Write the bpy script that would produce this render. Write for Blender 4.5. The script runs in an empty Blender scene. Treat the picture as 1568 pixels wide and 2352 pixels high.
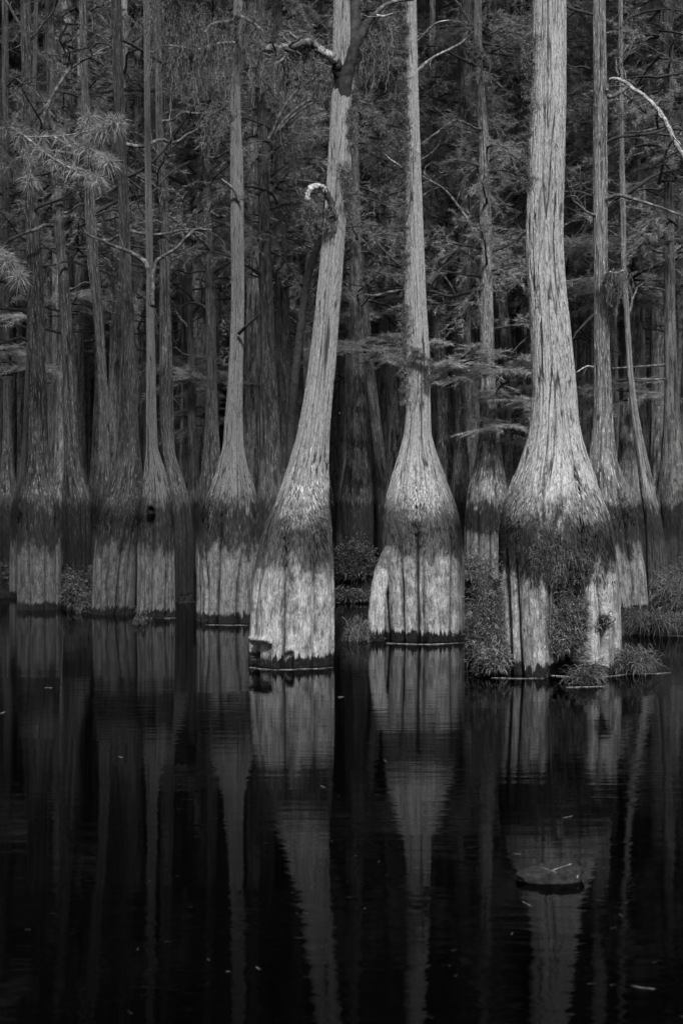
import bpy, math, random
import numpy as np
from mathutils import Vector
PI = math.pi
sc = bpy.context.scene
col = sc.collection

# ------------------------------------------------------------------ camera
H = 1.6                       # eye height above the water
YH = 1145.0                   # horizon row, in rows of a 1568 x 2352 picture
F = 2352 * 50.0 / 36.0
cam_d = bpy.data.cameras.new('camera')
cam = bpy.data.objects.new('camera', cam_d)
col.objects.link(cam)
cam_d.sensor_fit = 'VERTICAL'
cam_d.sensor_height = 36.0
cam_d.lens = 50.0
cam_d.clip_start = 0.1
cam_d.clip_end = 600
cam.location = (0, 0, H)
cam.rotation_euler = (math.radians(90) - math.atan((1176 - YH) / F), 0, 0)
sc.camera = cam
cam_d.dof.use_dof = True
cam_d.dof.focus_distance = 15.0
cam_d.dof.aperture_fstop = 4.0

# ------------------------------------------------------------------ light
SUN_EL, SUN_AZ = math.radians(40), math.atan2(0.16, -1.0)      # from behind the camera, a little right
world = bpy.data.worlds.new('World')
sc.world = world
world.use_nodes = True
nt = world.node_tree
nt.nodes.clear()
sky = nt.nodes.new('ShaderNodeTexSky')
sky.sky_type = 'NISHITA'
sky.sun_disc = False
sky.sun_elevation = SUN_EL
sky.sun_rotation = SUN_AZ
bw = nt.nodes.new('ShaderNodeRGBToBW')                          # the picture is monochrome
bg = nt.nodes.new('ShaderNodeBackground')
bg.inputs['Strength'].default_value = 0.08
wo = nt.nodes.new('ShaderNodeOutputWorld')
nt.links.new(sky.outputs[0], bw.inputs[0])
nt.links.new(bw.outputs[0], bg.inputs['Color'])
nt.links.new(bg.outputs[0], wo.inputs[0])

sun_d = bpy.data.lights.new('sun', 'SUN')
sun_d.energy = 4.0
sun_d.angle = math.radians(7)
sun_d.color = (1, 1, 1)
sun = bpy.data.objects.new('sun', sun_d)
col.objects.link(sun)
sv = Vector((math.sin(SUN_AZ) * math.cos(SUN_EL), math.cos(SUN_AZ) * math.cos(SUN_EL), math.sin(SUN_EL)))
sun.rotation_euler = sv.to_track_quat('Z', 'Y').to_euler()
sun.location = (0, -10, 20)

sc.view_settings.view_transform = 'Standard'
sc.view_settings.look = 'None'
sc.view_settings.exposure = 0.97
sc.view_settings.gamma = 1.0
sc.cycles.max_bounces = 5
sc.cycles.diffuse_bounces = 2
sc.cycles.glossy_bounces = 2
sc.cycles.transmission_bounces = 3
sc.cycles.transparent_max_bounces = 4


def P(X, y, Y):
    return np.array([(X - 784.0) / F * Y, Y, H + (YH - y) / F * Y])


# ------------------------------------------------------------------ noise
TBL = np.random.RandomState(5).rand(512, 512)


def vnoise(u, v, pu, seed=0):
    """value noise, periodic in u (u in 0..1, pu cells), v free"""
    pu = int(pu)
    x = (u % 1.0) * pu
    xi = np.floor(x).astype(int)
    vi = np.floor(v).astype(int)
    fx = x - xi
    fv = v - vi
    fx = fx * fx * (3 - 2 * fx)
    fv = fv * fv * (3 - 2 * fv)
    o1, o2 = seed * 37 % 512, seed * 91 % 512
    a = (xi % pu + o1) % 512
    b = ((xi + 1) % pu + o1) % 512
    c = (vi + o2) % 512
    d = (vi + 1 + o2) % 512
    return (TBL[a, c] * (1 - fx) + TBL[b, c] * fx) * (1 - fv) + (TBL[a, d] * (1 - fx) + TBL[b, d] * fx) * fv


def sstep(a, b, x):
    t = np.clip((x - a) / (b - a), 0, 1)
    return t * t * (3 - 2 * t)


# ------------------------------------------------------------------ mesh building
class MB:
    def __init__(self):
        self.v, self.q, self.t, self.n = [], [], [], 0

    def add(self, v, quads=None, tris=None, m=0):
        v = np.asarray(v, float).reshape(-1, 3)
        if quads is not None and len(quads):
            self.q.append((np.asarray(quads, int) + self.n, m))
        if tris is not None and len(tris):
            self.t.append((np.asarray(tris, int) + self.n, m))
        self.v.append(v)
        self.n += len(v)

    def mesh(self, name, mats, smooth=True, attr=None, grv=None):
        me = bpy.data.meshes.new(name)
        V = np.concatenate(self.v)
        me.vertices.add(len(V))
        me.vertices.foreach_set('co', V.astype(np.float32).ravel())
        loops, starts, mi, s = [], [], [], 0
        for arr, k in ((self.q, 4), (self.t, 3)):
            for f, m in arr:
                loops.append(f.ravel())
                starts.append(s + np.arange(len(f)) * k)
                mi.append(np.full(len(f), m))
                s += len(f) * k
        loops = np.concatenate(loops)
        starts = np.concatenate(starts)
        mi = np.concatenate(mi)
        me.loops.add(len(loops))
        me.loops.foreach_set('vertex_index', loops.astype(np.int32))
        me.polygons.add(len(starts))
        me.polygons.foreach_set('loop_start', starts.astype(np.int32))
        me.polygons.foreach_set('material_index', mi.astype(np.int32))
        me.polygons.foreach_set('use_smooth', np.full(len(starts), smooth))
        for m in mats:
            me.materials.append(m)
        if attr is not None:
            a = me.attributes.new('bco', 'FLOAT_VECTOR', 'POINT')
            a.data.foreach_set('vector', np.asarray(attr, np.float32).ravel())
        if grv is not None:
            a = me.attributes.new('grv', 'FLOAT', 'POINT')
            a.data.foreach_set('value', np.asarray(grv, np.float32).ravel())
        me.update(calc_edges=True)
        me.validate()
        return me

    def obj(self, name, mats, parent=None, smooth=True, attr=None):
        return link(self.mesh(name, mats, smooth, attr), name, parent)


def link(me, name, parent=None, loc=None):
    o = bpy.data.objects.new(name, me)
    col.objects.link(o)
    if parent is not None:
        o.parent = parent
    if loc is not None:
        o.location = loc
    return o


def tag(o, label=None, cat=None, group=None, kind=None):
    if label:
        o['label'] = label
    if cat:
        o['category'] = cat
    if group:
        o['group'] = group
    if kind:
        o['kind'] = kind
    return o


def root(name, loc, label, cat, group=None):
    o = bpy.data.objects.new(name, None)
    o.empty_display_size = 0.3
    col.objects.link(o)
    o.location = loc
    return tag(o, label, cat, group)


def tube(mb, pts, rad, sides=6, m=0, jit=0.0, rng=None, cap=True):
    pts = np.asarray(pts, float)
    rad = np.broadcast_to(np.asarray(rad, float), (len(pts),))
    tan = np.gradient(pts, axis=0)
    tan /= np.linalg.norm(tan, axis=1)[:, None] + 1e-9
    ref = np.array([0.31, 0.2, 0.93]) if abs(tan[:, 2]).mean() < 0.8 else np.array([0.95, 0.3, 0.05])
    a = np.cross(tan, ref)
    a /= np.linalg.norm(a, axis=1)[:, None] + 1e-9
    b = np.cross(tan, a)
    th = np.arange(sides) / sides * 2 * PI
    R = rad[:, None] * np.ones(sides)
    if jit and rng is not None:
        R = R * (1 + jit * (rng.rand(len(pts), sides) - 0.5))
    V = pts[:, None, :] + R[..., None] * (np.cos(th)[None, :, None] * a[:, None, :] + np.sin(th)[None, :, None] * b[:, None, :])
    n = len(pts)
    i, j = np.meshgrid(np.arange(n - 1), np.arange(sides), indexing='ij')
    q = np.stack([i * sides + j, i * sides + (j + 1) % sides, (i + 1) * sides + (j + 1) % sides, (i + 1) * sides + j], -1).reshape(-1, 4)
    V = V.reshape(-1, 3)
    tr = None
    if cap:
        V = np.vstack([V, pts[-1] + tan[-1] * rad[-1] * 0.6])
        e = (n - 1) * sides
        tr = [[e + k, e + (k + 1) % sides, len(V) - 1] for k in range(sides)]
    mb.add(V, q, tr, m)


def smooth_path(pts, n):
    """Catmull-Rom through the points"""
    p = np.asarray(pts, float)
    p = np.vstack([2 * p[0] - p[1], p, 2 * p[-1] - p[-2]])
    k = len(p) - 3
    out = []
    for t in np.linspace(0, k - 1e-6, n):
        i = int(t)
        f = t - i
        a, b, c, d = p[i], p[i + 1], p[i + 2], p[i + 3]
        out.append(0.5 * (2 * b + (c - a) * f + (2 * a - 5 * b + 4 * c - d) * f * f + (3 * b - a - 3 * c + d) * f ** 3))
    return np.array(out)


def unit(v):
    return v / (np.linalg.norm(v, axis=-1, keepdims=True) + 1e-9)


def needles(mb, Pt, D, L, W, rng, m=0, bend=0.0):
    """one thin curved blade per point: two segments when bend, else a sliver triangle"""
    n = len(Pt)
    D = unit(D)
    S = unit(np.cross(D, rng.randn(n, 3))) * (np.asarray(W) * np.ones(n))[:, None] / 2
    L = (np.asarray(L) * np.ones(n))[:, None]
    if bend:
        mid = Pt + D * L * 0.55
        tip = Pt + D * L + np.array([0, 0, -1.0]) * L * bend
        V = np.stack([Pt - S * .6, Pt + S * .6, mid - S, mid + S, tip], 1).reshape(-1, 3)
        b = np.arange(n)[:, None] * 5
        mb.add(V, np.hstack([b, b + 1, b + 3, b + 2]), np.hstack([b + 2, b + 3, b + 4]), m)
    else:
        V = np.stack([Pt - S, Pt + S, Pt + D * L], 1).reshape(-1, 3)
        b = np.arange(n)[:, None] * 3
        mb.add(V, None, np.hstack([b, b + 1, b + 2]), m)


# ------------------------------------------------------------------ materials (monochrome, like the photograph)
def g(v):
    return (v, v, v, 1)


class NT:
    def __init__(self, name):
        self.mat = bpy.data.materials.new(name)
        self.mat.use_nodes = True
        self.t = self.mat.node_tree
        self.t.nodes.clear()
        self.out = self.n('ShaderNodeOutputMaterial')

    def n(self, typ, **kw):
        nd = self.t.nodes.new(typ)
        for k, v in kw.items():
            setattr(nd, k, v)
        return nd

    def l(self, a, b):
        self.t.links.new(a, b)

    def noise(self, vec, scale, detail=3, rough=0.55, mul=(1, 1, 1), dist=0.0):
        mp = self.n('ShaderNodeVectorMath', operation='MULTIPLY')
        self.l(vec, mp.inputs[0])
        mp.inputs[1].default_value = mul
        no = self.n('ShaderNodeTexNoise')
        no.inputs['Scale'].default_value = scale
        no.inputs['Detail'].default_value = detail
        no.inputs['Roughness'].default_value = rough
        no.inputs['Distortion'].default_value = dist
        self.l(mp.outputs[0], no.inputs['Vector'])
        return no.outputs['Fac']

    def ramp(self, fac, stops, interp='LINEAR'):
        r = self.n('ShaderNodeValToRGB')
        r.color_ramp.interpolation = interp
        e = r.color_ramp.elements
        while len(e) < len(stops):
            e.new(0.5)
        for el, (p, c) in zip(e, stops):
            el.position = p
            el.color = g(c) if not isinstance(c, tuple) else c
        self.l(fac, r.inputs[0])
        return r.outputs[0]

    def math(self, op, a, b=None, clamp=False):
        m = self.n('ShaderNodeMath', operation=op)
        m.use_clamp = clamp
        for i, x in enumerate((a, b)):
            if x is None:
                continue
            if isinstance(x, (int, float)):
                m.inputs[i].default_value = x
            else:
                self.l(x, m.inputs[i])
        return m.outputs[0]

    def mix(self, f, a, b, mode='MIX'):
        m = self.n('ShaderNodeMix', data_type='RGBA', blend_type=mode)
        if isinstance(f, (int, float)):
            m.inputs[0].default_value = f
        else:
            self.l(f, m.inputs[0])
        for i, x in ((6, a), (7, b)):
            if isinstance(x, (int, float)):
                m.inputs[i].default_value = g(x)
            else:
                self.l(x, m.inputs[i])
        return m.outputs[2]

    def bsdf(self, color, rough=0.85, bump=None, bs=0.3, bd=0.01, spec=0.25):
        b = self.n('ShaderNodeBsdfPrincipled')
        if isinstance(color, (int, float)):
            b.inputs['Base Color'].default_value = g(color)
        else:
            self.l(color, b.inputs['Base Color'])
        if isinstance(rough, (int, float)):
            b.inputs['Roughness'].default_value = rough
        else:
            self.l(rough, b.inputs['Roughness'])
        b.inputs['Specular IOR Level'].default_value = spec
        if bump is not None:
            bn = self.n('ShaderNodeBump')
            bn.inputs['Strength'].default_value = bs
            bn.inputs['Distance'].default_value = bd
            self.l(bump, bn.inputs['Height'])
            self.l(bn.outputs[0], b.inputs['Normal'])
        self.l(b.outputs[0], self.out.inputs[0])
        return b


def bark_mat(name, bark, wood, lichen=0.0, mark=1.50, gain=1.0, band=1.0, dirt=0.0):
    """cypress bark: black wet foot, scoured pale wood, dark stained band, shaggy band, fissured bark above the flood mark"""
    N = NT(name)
    at = N.n('ShaderNodeAttribute', attribute_name='bco').outputs['Vector']
    geo = N.n('ShaderNodeNewGeometry').outputs['Position']
    sep = N.n('ShaderNodeSeparateXYZ')
    N.l(geo, sep.inputs[0])
    oi = N.n('ShaderNodeObjectInfo').outputs['Random']
    z = sep.outputs[2]
    streak = N.noise(at, 1.0, 3, 0.6, (10, 10, 2.0), 0.15)
    fine = N.noise(at, 1.0, 4, 0.7, (17, 17, 6.0), 0.2)
    vfine = N.noise(at, 1.0, 4, 0.75, (34, 34, 26))
    blot = N.noise(at, 1.0, 5, 0.62, (2.0, 2.0, 2.0))
    pat = N.noise(at, 1.0, 8, 0.72, (5.0, 5.0, 6.0), 0.3)
    flake = N.noise(at, 1.0, 4, 0.65, (15, 15, 9))

    def off(x, k):
        return N.math('MULTIPLY', N.math('SUBTRACT', x, 0.5), k)
    zz = N.math('ADD', N.math('ADD', z, off(fine, 0.34)), N.math('ADD', off(blot, 1.15), off(pat, 0.55)))
    zfoot = N.math('ADD', z, N.math('ADD', off(fine, 0.15), N.math('ADD', off(blot, 0.16), off(streak, 0.22))))

    def rng(a, b, x):
        m = N.n('ShaderNodeMapRange', interpolation_type='SMOOTHSTEP')
        m.inputs[1].default_value = a
        m.inputs[2].default_value = b
        N.l(x, m.inputs[0])
        return m.outputs[0]
    woodc = N.mix(1.0, N.ramp(fine, [(0.30, wood * 0.28), (0.46, wood * 0.8), (0.6, wood), (0.75, min(0.85, wood * 1.35))]),
                  N.ramp(pat, [(0.34, 0.30), (0.47, 0.78), (0.60, 1.2)]), 'MULTIPLY')
    woodc = N.mix(1.0, woodc, N.ramp(vfine, [(0.35, 0.45), (0.55, 1.05)]), 'MULTIPLY')
    woodc = N.mix(N.ramp(streak, [(0.30, 0.9), (0.40, 0.0)]), woodc, wood * 0.12)
    if dirt:                                     # moss and grime patches on the scoured wood
        woodc = N.mix(N.ramp(N.noise(at, 1.0, 6, 0.7, (3.1, 3.1, 2.2)), [(0.44, 0), (0.60, dirt)]), woodc, wood * 0.22)
    darkc = N.ramp(flake, [(0.35, 0.006), (0.55, 0.015), (0.72, 0.06)])
    shag = N.ramp(flake, [(0.38, bark * 0.10), (0.52, bark * 0.40), (0.66, bark * 1.0)])
    barkc = N.mix(1.0, N.ramp(streak, [(0.30, bark * 0.8), (0.42, bark * 0.95), (0.6, bark), (0.75, min(0.8, bark * 1.2))]),
                  N.ramp(fine, [(0.34, 0.72), (0.45, 0.93), (0.60, 1.08)]), 'MULTIPLY')
    barkc = N.mix(1.0, barkc, N.ramp(vfine, [(0.38, 0.32), (0.52, 1.05)]), 'MULTIPLY')
    if lichen:
        sp = N.noise(at, 1.0, 3, 0.6, (9, 9, 9))
        barkc = N.mix(N.ramp(blot, [(0.42, 0), (0.60, 0.85)]), barkc, bark * 0.2)
        barkc = N.mix(N.ramp(sp, [(0.56, 0), (0.64, lichen)]), barkc, min(0.5, bark * 2.4 + 0.06))
    barkc = N.mix(1.0, barkc, N.ramp(N.noise(at, 1.0, 2, 0.5, (1.6, 1.6, 0.7)), [(0.3, 0.78), (0.7, 1.1)]), 'MULTIPLY')
    c = N.mix(rng(0.09, 0.12, zfoot), 0.005, woodc)
    c = N.mix(N.math('MULTIPLY', rng(0.82, 0.98, zz), band), c, darkc)
    c = N.mix(rng(1.40, 1.60, zz), c, shag)
    c = N.mix(rng(mark, mark + 0.25, N.math('ADD', z, N.math('ADD', off(fine, 0.5), off(flake, 0.2)))), c, barkc)
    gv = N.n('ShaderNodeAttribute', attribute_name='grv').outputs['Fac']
    c = N.mix(1.0, c, N.ramp(gv, [(0.15, 1.0), (0.9, 0.16)]), 'MULTIPLY')      # shade of creases and fissures painted into the bark colour
    k = N.math('MULTIPLY', N.math('ADD', N.math('MULTIPLY', oi, 0.8), 0.6), gain)
    cmb = N.n('ShaderNodeCombineXYZ')
    for i in range(3):
        N.l(k, cmb.inputs[i])
    c = N.mix(1.0, c, cmb.outputs[0], 'MULTIPLY')
    h = N.math('ADD', N.math('MULTIPLY', vfine, 0.5), N.math('ADD', fine, N.math('MULTIPLY', flake, 0.5)))
    rgh = N.mix(rng(0.08, 0.13, zfoot), 0.35, 0.9)
    N.bsdf(c, rgh, h, 1.0, 0.03, 0.2)
    return N.mat


def wood_mat(name, c0, c1, scale=30, spots=0.0):
    N = NT(name)
    oc = N.n('ShaderNodeTexCoord').outputs['Object']
    f = N.noise(oc, scale, 4, 0.65)
    c = N.ramp(f, [(0.35, c0), (0.65, c1)])
    if spots:
        c = N.mix(N.ramp(N.noise(oc, scale * 0.6, 3, 0.6), [(0.50, 0), (0.58, 1)]), c, spots)
    N.bsdf(c, 0.9, f, 0.6, 0.01)
    return N.mat


def leaf_mat(name, c0, c1, trans=0.3, stained=False):
    N = NT(name)
    geo = N.n('ShaderNodeNewGeometry')
    oi = N.n('ShaderNodeObjectInfo').outputs['Random']
    r = N.math('ADD', N.math('MULTIPLY', geo.outputs['Random Per Island'], 0.6), N.math('MULTIPLY', oi, 0.2))
    r = N.math('ADD', r, N.math('MULTIPLY', N.ramp(N.noise(geo.outputs['Position'], 6.0, 2), [(0.38, 0.0), (0.62, 1.0)]), 0.2))
    c = N.ramp(r, [(0.0, c0), (0.55, c0 * 0.7 + c1 * 0.3), (1.0, c1)])
    if stained:                                  # soaked dark below the flood mark
        sp = N.n('ShaderNodeSeparateXYZ')
        N.l(geo.outputs['Position'], sp.inputs[0])
        zn = N.math('ADD', sp.outputs[2], N.math('MULTIPLY', N.math('SUBTRACT', N.noise(geo.outputs['Position'], 7, 2), 0.5), 0.35))
        c = N.mix(1.0, c, N.ramp(N.math('SUBTRACT', zn, 1.0), [(0.30, 0.12), (0.66, 1.0)]), 'MULTIPLY')
    d = N.n('ShaderNodeBsdfDiffuse')
    t = N.n('ShaderNodeBsdfTranslucent')
    N.l(c, d.inputs[0])
    N.l(c, t.inputs[0])
    mx = N.n('ShaderNodeMixShader')
    mx.inputs[0].default_value = trans
    N.l(d.outputs[0], mx.inputs[1])
    N.l(t.outputs[0], mx.inputs[2])
    N.l(mx.outputs[0], N.out.inputs[0])
    return N.mat


M = {}
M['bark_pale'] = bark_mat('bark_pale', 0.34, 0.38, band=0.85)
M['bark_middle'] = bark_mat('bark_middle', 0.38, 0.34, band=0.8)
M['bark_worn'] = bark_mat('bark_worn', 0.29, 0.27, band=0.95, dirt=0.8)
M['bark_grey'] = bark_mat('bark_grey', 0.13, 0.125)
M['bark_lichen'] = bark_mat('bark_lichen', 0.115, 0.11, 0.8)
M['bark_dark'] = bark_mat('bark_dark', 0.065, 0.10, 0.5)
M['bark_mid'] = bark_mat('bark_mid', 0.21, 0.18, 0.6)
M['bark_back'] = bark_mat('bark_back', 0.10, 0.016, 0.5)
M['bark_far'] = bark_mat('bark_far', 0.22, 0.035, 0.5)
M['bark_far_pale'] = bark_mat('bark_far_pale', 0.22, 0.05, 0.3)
M['limb'] = wood_mat('limb_bark', 0.015, 0.07, 22, 0.12)
M['limb_dark'] = wood_mat('limb_dark', 0.008, 0.03, 22)
M['limb_pale'] = wood_mat('limb_lichen', 0.05, 0.17, 40, 0.28)
M['lichen'] = wood_mat('lichen_crust', 0.04, 0.26, 60, 0.32)
M['chip'] = leaf_mat('bark_chip', 0.05, 0.45, 0.0, True)
M['chip_dark'] = leaf_mat('bark_chip_dark', 0.008, 0.09, 0.0, True)
M['leaf'] = leaf_mat('cypress_foliage', 0.10, 0.38)
M['leaf_dark'] = leaf_mat('canopy_foliage', 0.06, 0.18)
M['leaf_far'] = leaf_mat('far_foliage', 0.16, 0.36)  # pale tone put into the leaf colour in place of haze on the far wood
M['leaf_pale'] = leaf_mat('young_foliage', 0.22, 0.50)
M['pine'] = leaf_mat('pine_needles', 0.14, 0.36)
M['moss'] = leaf_mat('spanish_moss_strands', 0.04, 0.17, 0.15)
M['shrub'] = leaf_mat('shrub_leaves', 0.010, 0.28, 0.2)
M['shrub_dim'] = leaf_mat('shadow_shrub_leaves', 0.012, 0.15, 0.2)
M['straw'] = leaf_mat('dead_straw', 0.02, 0.15, 0.1)
M['twig'] = wood_mat('floating_twig', 0.10, 0.34, 60)


def water_mat():
    N = NT('tannin_water')
    geo = N.n('ShaderNodeNewGeometry').outputs['Position']
    a = N.noise(geo, 1.0, 3, 0.6, (2.2, 9.0, 1), 0.4)
    b = N.noise(geo, 1.0, 2, 0.5, (0.5, 1.6, 1))
    cc = N.noise(geo, 1.0, 2, 0.5, (0.25, 0.35, 1))
    amp = N.ramp(cc, [(0.35, 0.25), (0.65, 1.0)])
    h = N.math('ADD', N.math('MULTIPLY', N.math('MULTIPLY', a, 0.35), amp), N.math('MULTIPLY', b, 0.5))
    p = N.bsdf(0.0001, 0.03, h, 1.0, 0.006, 0.5)
    p.inputs['IOR'].default_value = 1.10
    return N.mat


M['water'] = water_mat()


def soil_mat():
    N = NT('wet_soil')
    geo = N.n('ShaderNodeNewGeometry').outputs['Position']
    f = N.noise(geo, 9, 5, 0.7)
    N.bsdf(N.ramp(f, [(0.35, 0.004), (0.65, 0.018)]), 1.0, f, 0.8, 0.05, 0.0)
    return N.mat


M['soil'] = soil_mat()

# ------------------------------------------------------------------ the setting
mb = MB()
mb.add([(-260, -60, 0), (260, -60, 0), (260, 420, 0), (-260, 420, 0)], [[0, 1, 2, 3]])
water = tag(mb.obj('water', [M['water']], smooth=False), kind='structure')


def mound(name, cx, cy, rx, ry, h, seed, label=None):
    """a low hummock of soil rising out of the water"""
    n, k = 48, 14
    th = np.arange(n) / n * 2 * PI
    V = []
    for i in range(k + 1):
        t = i / k
        rr = (1 - t) * (1 + 0.35 * (vnoise(th / 2 / PI, np.full(n, 1.0 + t), 9, seed) - 0.5))
        zz = -0.12 + (h + .12) * np.sin(t * PI / 2) ** 0.8 * (0.75 + 0.5 * vnoise(th / 2 / PI, np.full(n, 4 + 5 * t), 7, seed + 1))
        V.append(np.stack([cx + rx * rr * np.cos(th), cy + ry * rr * np.sin(th), zz], 1))
    V = np.array(V)
    V[-1, :, 2] = V[-1, :, 2].mean()
    i, j = np.meshgrid(np.arange(k), np.arange(n), indexing='ij')
    q = np.stack([i * n + j, i * n + (j + 1) % n, (i + 1) * n + (j + 1) % n, (i + 1) * n + j], -1).reshape(-1, 4)
    mb = MB()
    mb.add(V.reshape(-1, 3), q)
    return tag(mb.obj(name, [M['soil']]), kind='structure')


# ------------------------------------------------------------------ trunks
def trunk_mesh(name, prof, mat, nth, nz, ztop_fine, seed, flute=0.09, lobes=10, bark=0.006, cavity=None, ledge=None, y_lean=0.0, zbot=-0.25):
    """prof rows: (z, centre x, radius) relative to the tree's base; lofted with flutes, fissures and a shaggy flood line"""
    rs = np.random.RandomState(seed)
    prof = np.array(sorted(prof), float)
    zt = prof[-1, 0]
    zs = np.linspace(zbot, ztop_fine, nz)
    if zt > ztop_fine + 0.3:
        zs = np.concatenate([zs, np.linspace(ztop_fine, zt, 12)[1:]])
    # smooth profile
    fz = np.linspace(zbot, zt, 600)
    def smk(y, w):
        ker = np.hanning(w)
        ker /= ker.sum()
        h = w // 2
        yy = np.concatenate([np.full(h, y[0]), y, y[-1] + (y[-1] - y[-2]) * np.arange(1, h + 1)])
        return np.convolve(yy, ker, 'valid')

    def sm(y):                                   # crisp at the flare, gentle bends above it
        k = sstep(2.2, 3.2, fz)
        return smk(y, 9) * (1 - k) + smk(y, 41) * k
    cx = np.interp(zs, fz, sm(np.interp(fz, prof[:, 0], prof[:, 1])))
    R = np.interp(zs, fz, sm(np.interp(fz, prof[:, 0], prof[:, 2])))
    th = np.arange(nth) / nth * 2 * PI
    U, Z = np.meshgrid(th / 2 / PI, zs)
    TH = U * 2 * PI
    low = 1 - sstep(1.0, 2.5, Z)
    wob = 0.30 * (vnoise(U, Z * 0.5, 5, seed) - .5) + 0.07 * (vnoise(U, Z * 2.2, 9, seed + 3) - .5)
    # creases between the buttress panels: uneven spacing, each with its own depth and height
    ang, a_ = [], rs.rand() * 0.6
    while a_ < 2 * PI - 0.2:
        ang.append(a_)
        a_ += (2 * PI / lobes) * rs.uniform(0.35, 1.7)
    near = np.full(TH.shape, 9.0)
    crease = np.zeros(TH.shape)
    for a_ in ang:
        zt_, dp = rs.uniform(1.0, 2.3), rs.uniform(0.5, 1.6)
        dr = rs.uniform(-.12, .12) * Z
        d_ = np.abs((TH + wob - a_ - dr + PI) % (2 * PI) - PI)
        on = 1 - sstep(zt_ - 0.6, zt_ + 0.2, Z)
        crease = np.maximum(crease, on * dp * np.exp(-(d_ / 0.045) ** 1.3))
        near = np.minimum(near, d_ + 3 * (1 - on))
    groove, groove2 = crease, 0 * crease
    lobe = 0.9 * (vnoise(U, Z * 0.35, 7, seed + 5) - .5)
    r = R[:, None] * (1 - 1.15 * flute * crease - flute * 0.75 * np.exp(-near / 0.13) * low + (0.03 + flute * low) * lobe)
    # fissured bark above, scoured grain below
    wu = U + 0.010 * (vnoise(U, Z * 0.6, 10, seed + 11) - .5) + 0.004 * (vnoise(U, Z * 3.0, 24, seed + 12) - .5)
    f1 = 1 - sstep(0, 0.17, np.abs(2 * vnoise(wu, Z * 1.3, 42, seed + 21) - 1))
    f2 = 1 - sstep(0, 0.24, np.abs(2 * vnoise(wu, Z * 2.8, 70, seed + 22) - 1))
    up = sstep(1.35, 1.8, Z)
    chips = vnoise(wu, Z * 14, 60, seed + 23) * sstep(1.0, 1.3, Z) * (1 - sstep(1.7, 2.4, Z))
    r = r + bark * (-(1.0 * f1 + 0.6 * f2) * (0.25 + 0.75 * up) * 1.9 + 2.2 * chips)
    r += bark * 0.9 * (vnoise(wu, Z * 3, 70, seed + 24) - .5)
    if cavity:
        for (a0, a1, zc, dep) in cavity:                       # a hollow arch between two buttress legs
            am, aw = (a0 + a1) / 2, (a1 - a0) / 2
            da = np.abs((TH - am + PI) % (2 * PI) - PI) / aw
            e = np.sqrt(da ** 2 + (np.maximum(Z, 0) / zc) ** 4) + 0.10 * (vnoise(U, Z * 5, 40, seed + 31) - .5)
            r = r * (1 - dep * (1 - sstep(0.86, 1.0, e)))
    if ledge:
        for (a0, a1, zl, dep) in ledge:                         # rotted away under a hard rim
            inside = sstep(a0, a0 + .06, TH) * (1 - sstep(a1 - .06, a1, TH))
            zl2 = zl + 0.02 * (vnoise(U, Z * 0, 60, seed) - .5)
            under = 1 - sstep(zl2 - 0.02, zl2, Z)
            rim = np.exp(-((Z - zl2 - 0.025) / 0.022) ** 2)
            r = r - inside * under * dep + inside * rim * 0.02 * (0.6 + vnoise(U, Z * 30, 90, seed + 41))
    X = cx[:, None] + r * np.cos(TH)
    Y = r * np.sin(TH) + y_lean * Z
    V = np.stack([X, Y, Z], -1).reshape(-1, 3)
    n, k = nth, len(zs)
    i, j = np.meshgrid(np.arange(k - 1), np.arange(n), indexing='ij')
    q = np.stack([i * n + j, i * n + (j + 1) % n, (i + 1) * n + (j + 1) % n, (i + 1) * n + j], -1).reshape(-1, 4)
    mb = MB()
    mb.add(V, q)
    so = seed * 1.37
    bco = np.stack([np.cos(TH) + so, np.sin(TH) + so * 0.3, Z + so], -1).reshape(-1, 3)
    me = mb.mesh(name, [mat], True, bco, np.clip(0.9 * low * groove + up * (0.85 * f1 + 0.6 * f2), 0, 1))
    return me, (zs, cx, R)


def limb_path(pts, n=14):
    return smooth_path(pts, n)


def fork_limb_mesh(name, seed, mat, L=1.8, r0=0.03, nsub=5):
    """a crooked dead limb that leaves along +x"""
    rng = np.random.RandomState(seed)
    mb = MB()
    pts = [np.zeros(3)]
    d = np.array([1.0, 0, rng.uniform(-0.1, 0.75)])
    for i in range(7):
        d = unit(d + rng.randn(3) * 0.24 + np.array([0, 0, rng.uniform(-.16, .12)]))
        pts.append(pts[-1] + d * L / 7)
    pts = smooth_path(pts, 20)
    tube(mb, pts, np.linspace(r0, r0 * 0.22, 20), 6, 0, 0.3, rng)
    for k in range(nsub):
        i = rng.randint(5, 19)
        dd = unit(np.array([0.6, 0, 0.2]) + rng.randn(3) * 0.6)
        p = [pts[i]]
        l = L * rng.uniform(0.15, 0.42)
        for j in range(4):
            dd = unit(dd + rng.randn(3) * 0.28)
            p.append(p[-1] + dd * l / 4)
        tube(mb, smooth_path(p, 8), np.linspace(r0 * 0.35, r0 * 0.1, 8), 4, 0)
        for _ in range(2):
            a = p[rng.randint(1, 4)]
            e = unit(dd + rng.randn(3) * 0.7) * l * 0.4
            tube(mb, [a, a + e * .5 + rng.randn(3) * .02, a + e], [r0 * .16, r0 * .12, r0 * .07], 3, 0)
    return mb.mesh(name, [mat])


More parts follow.
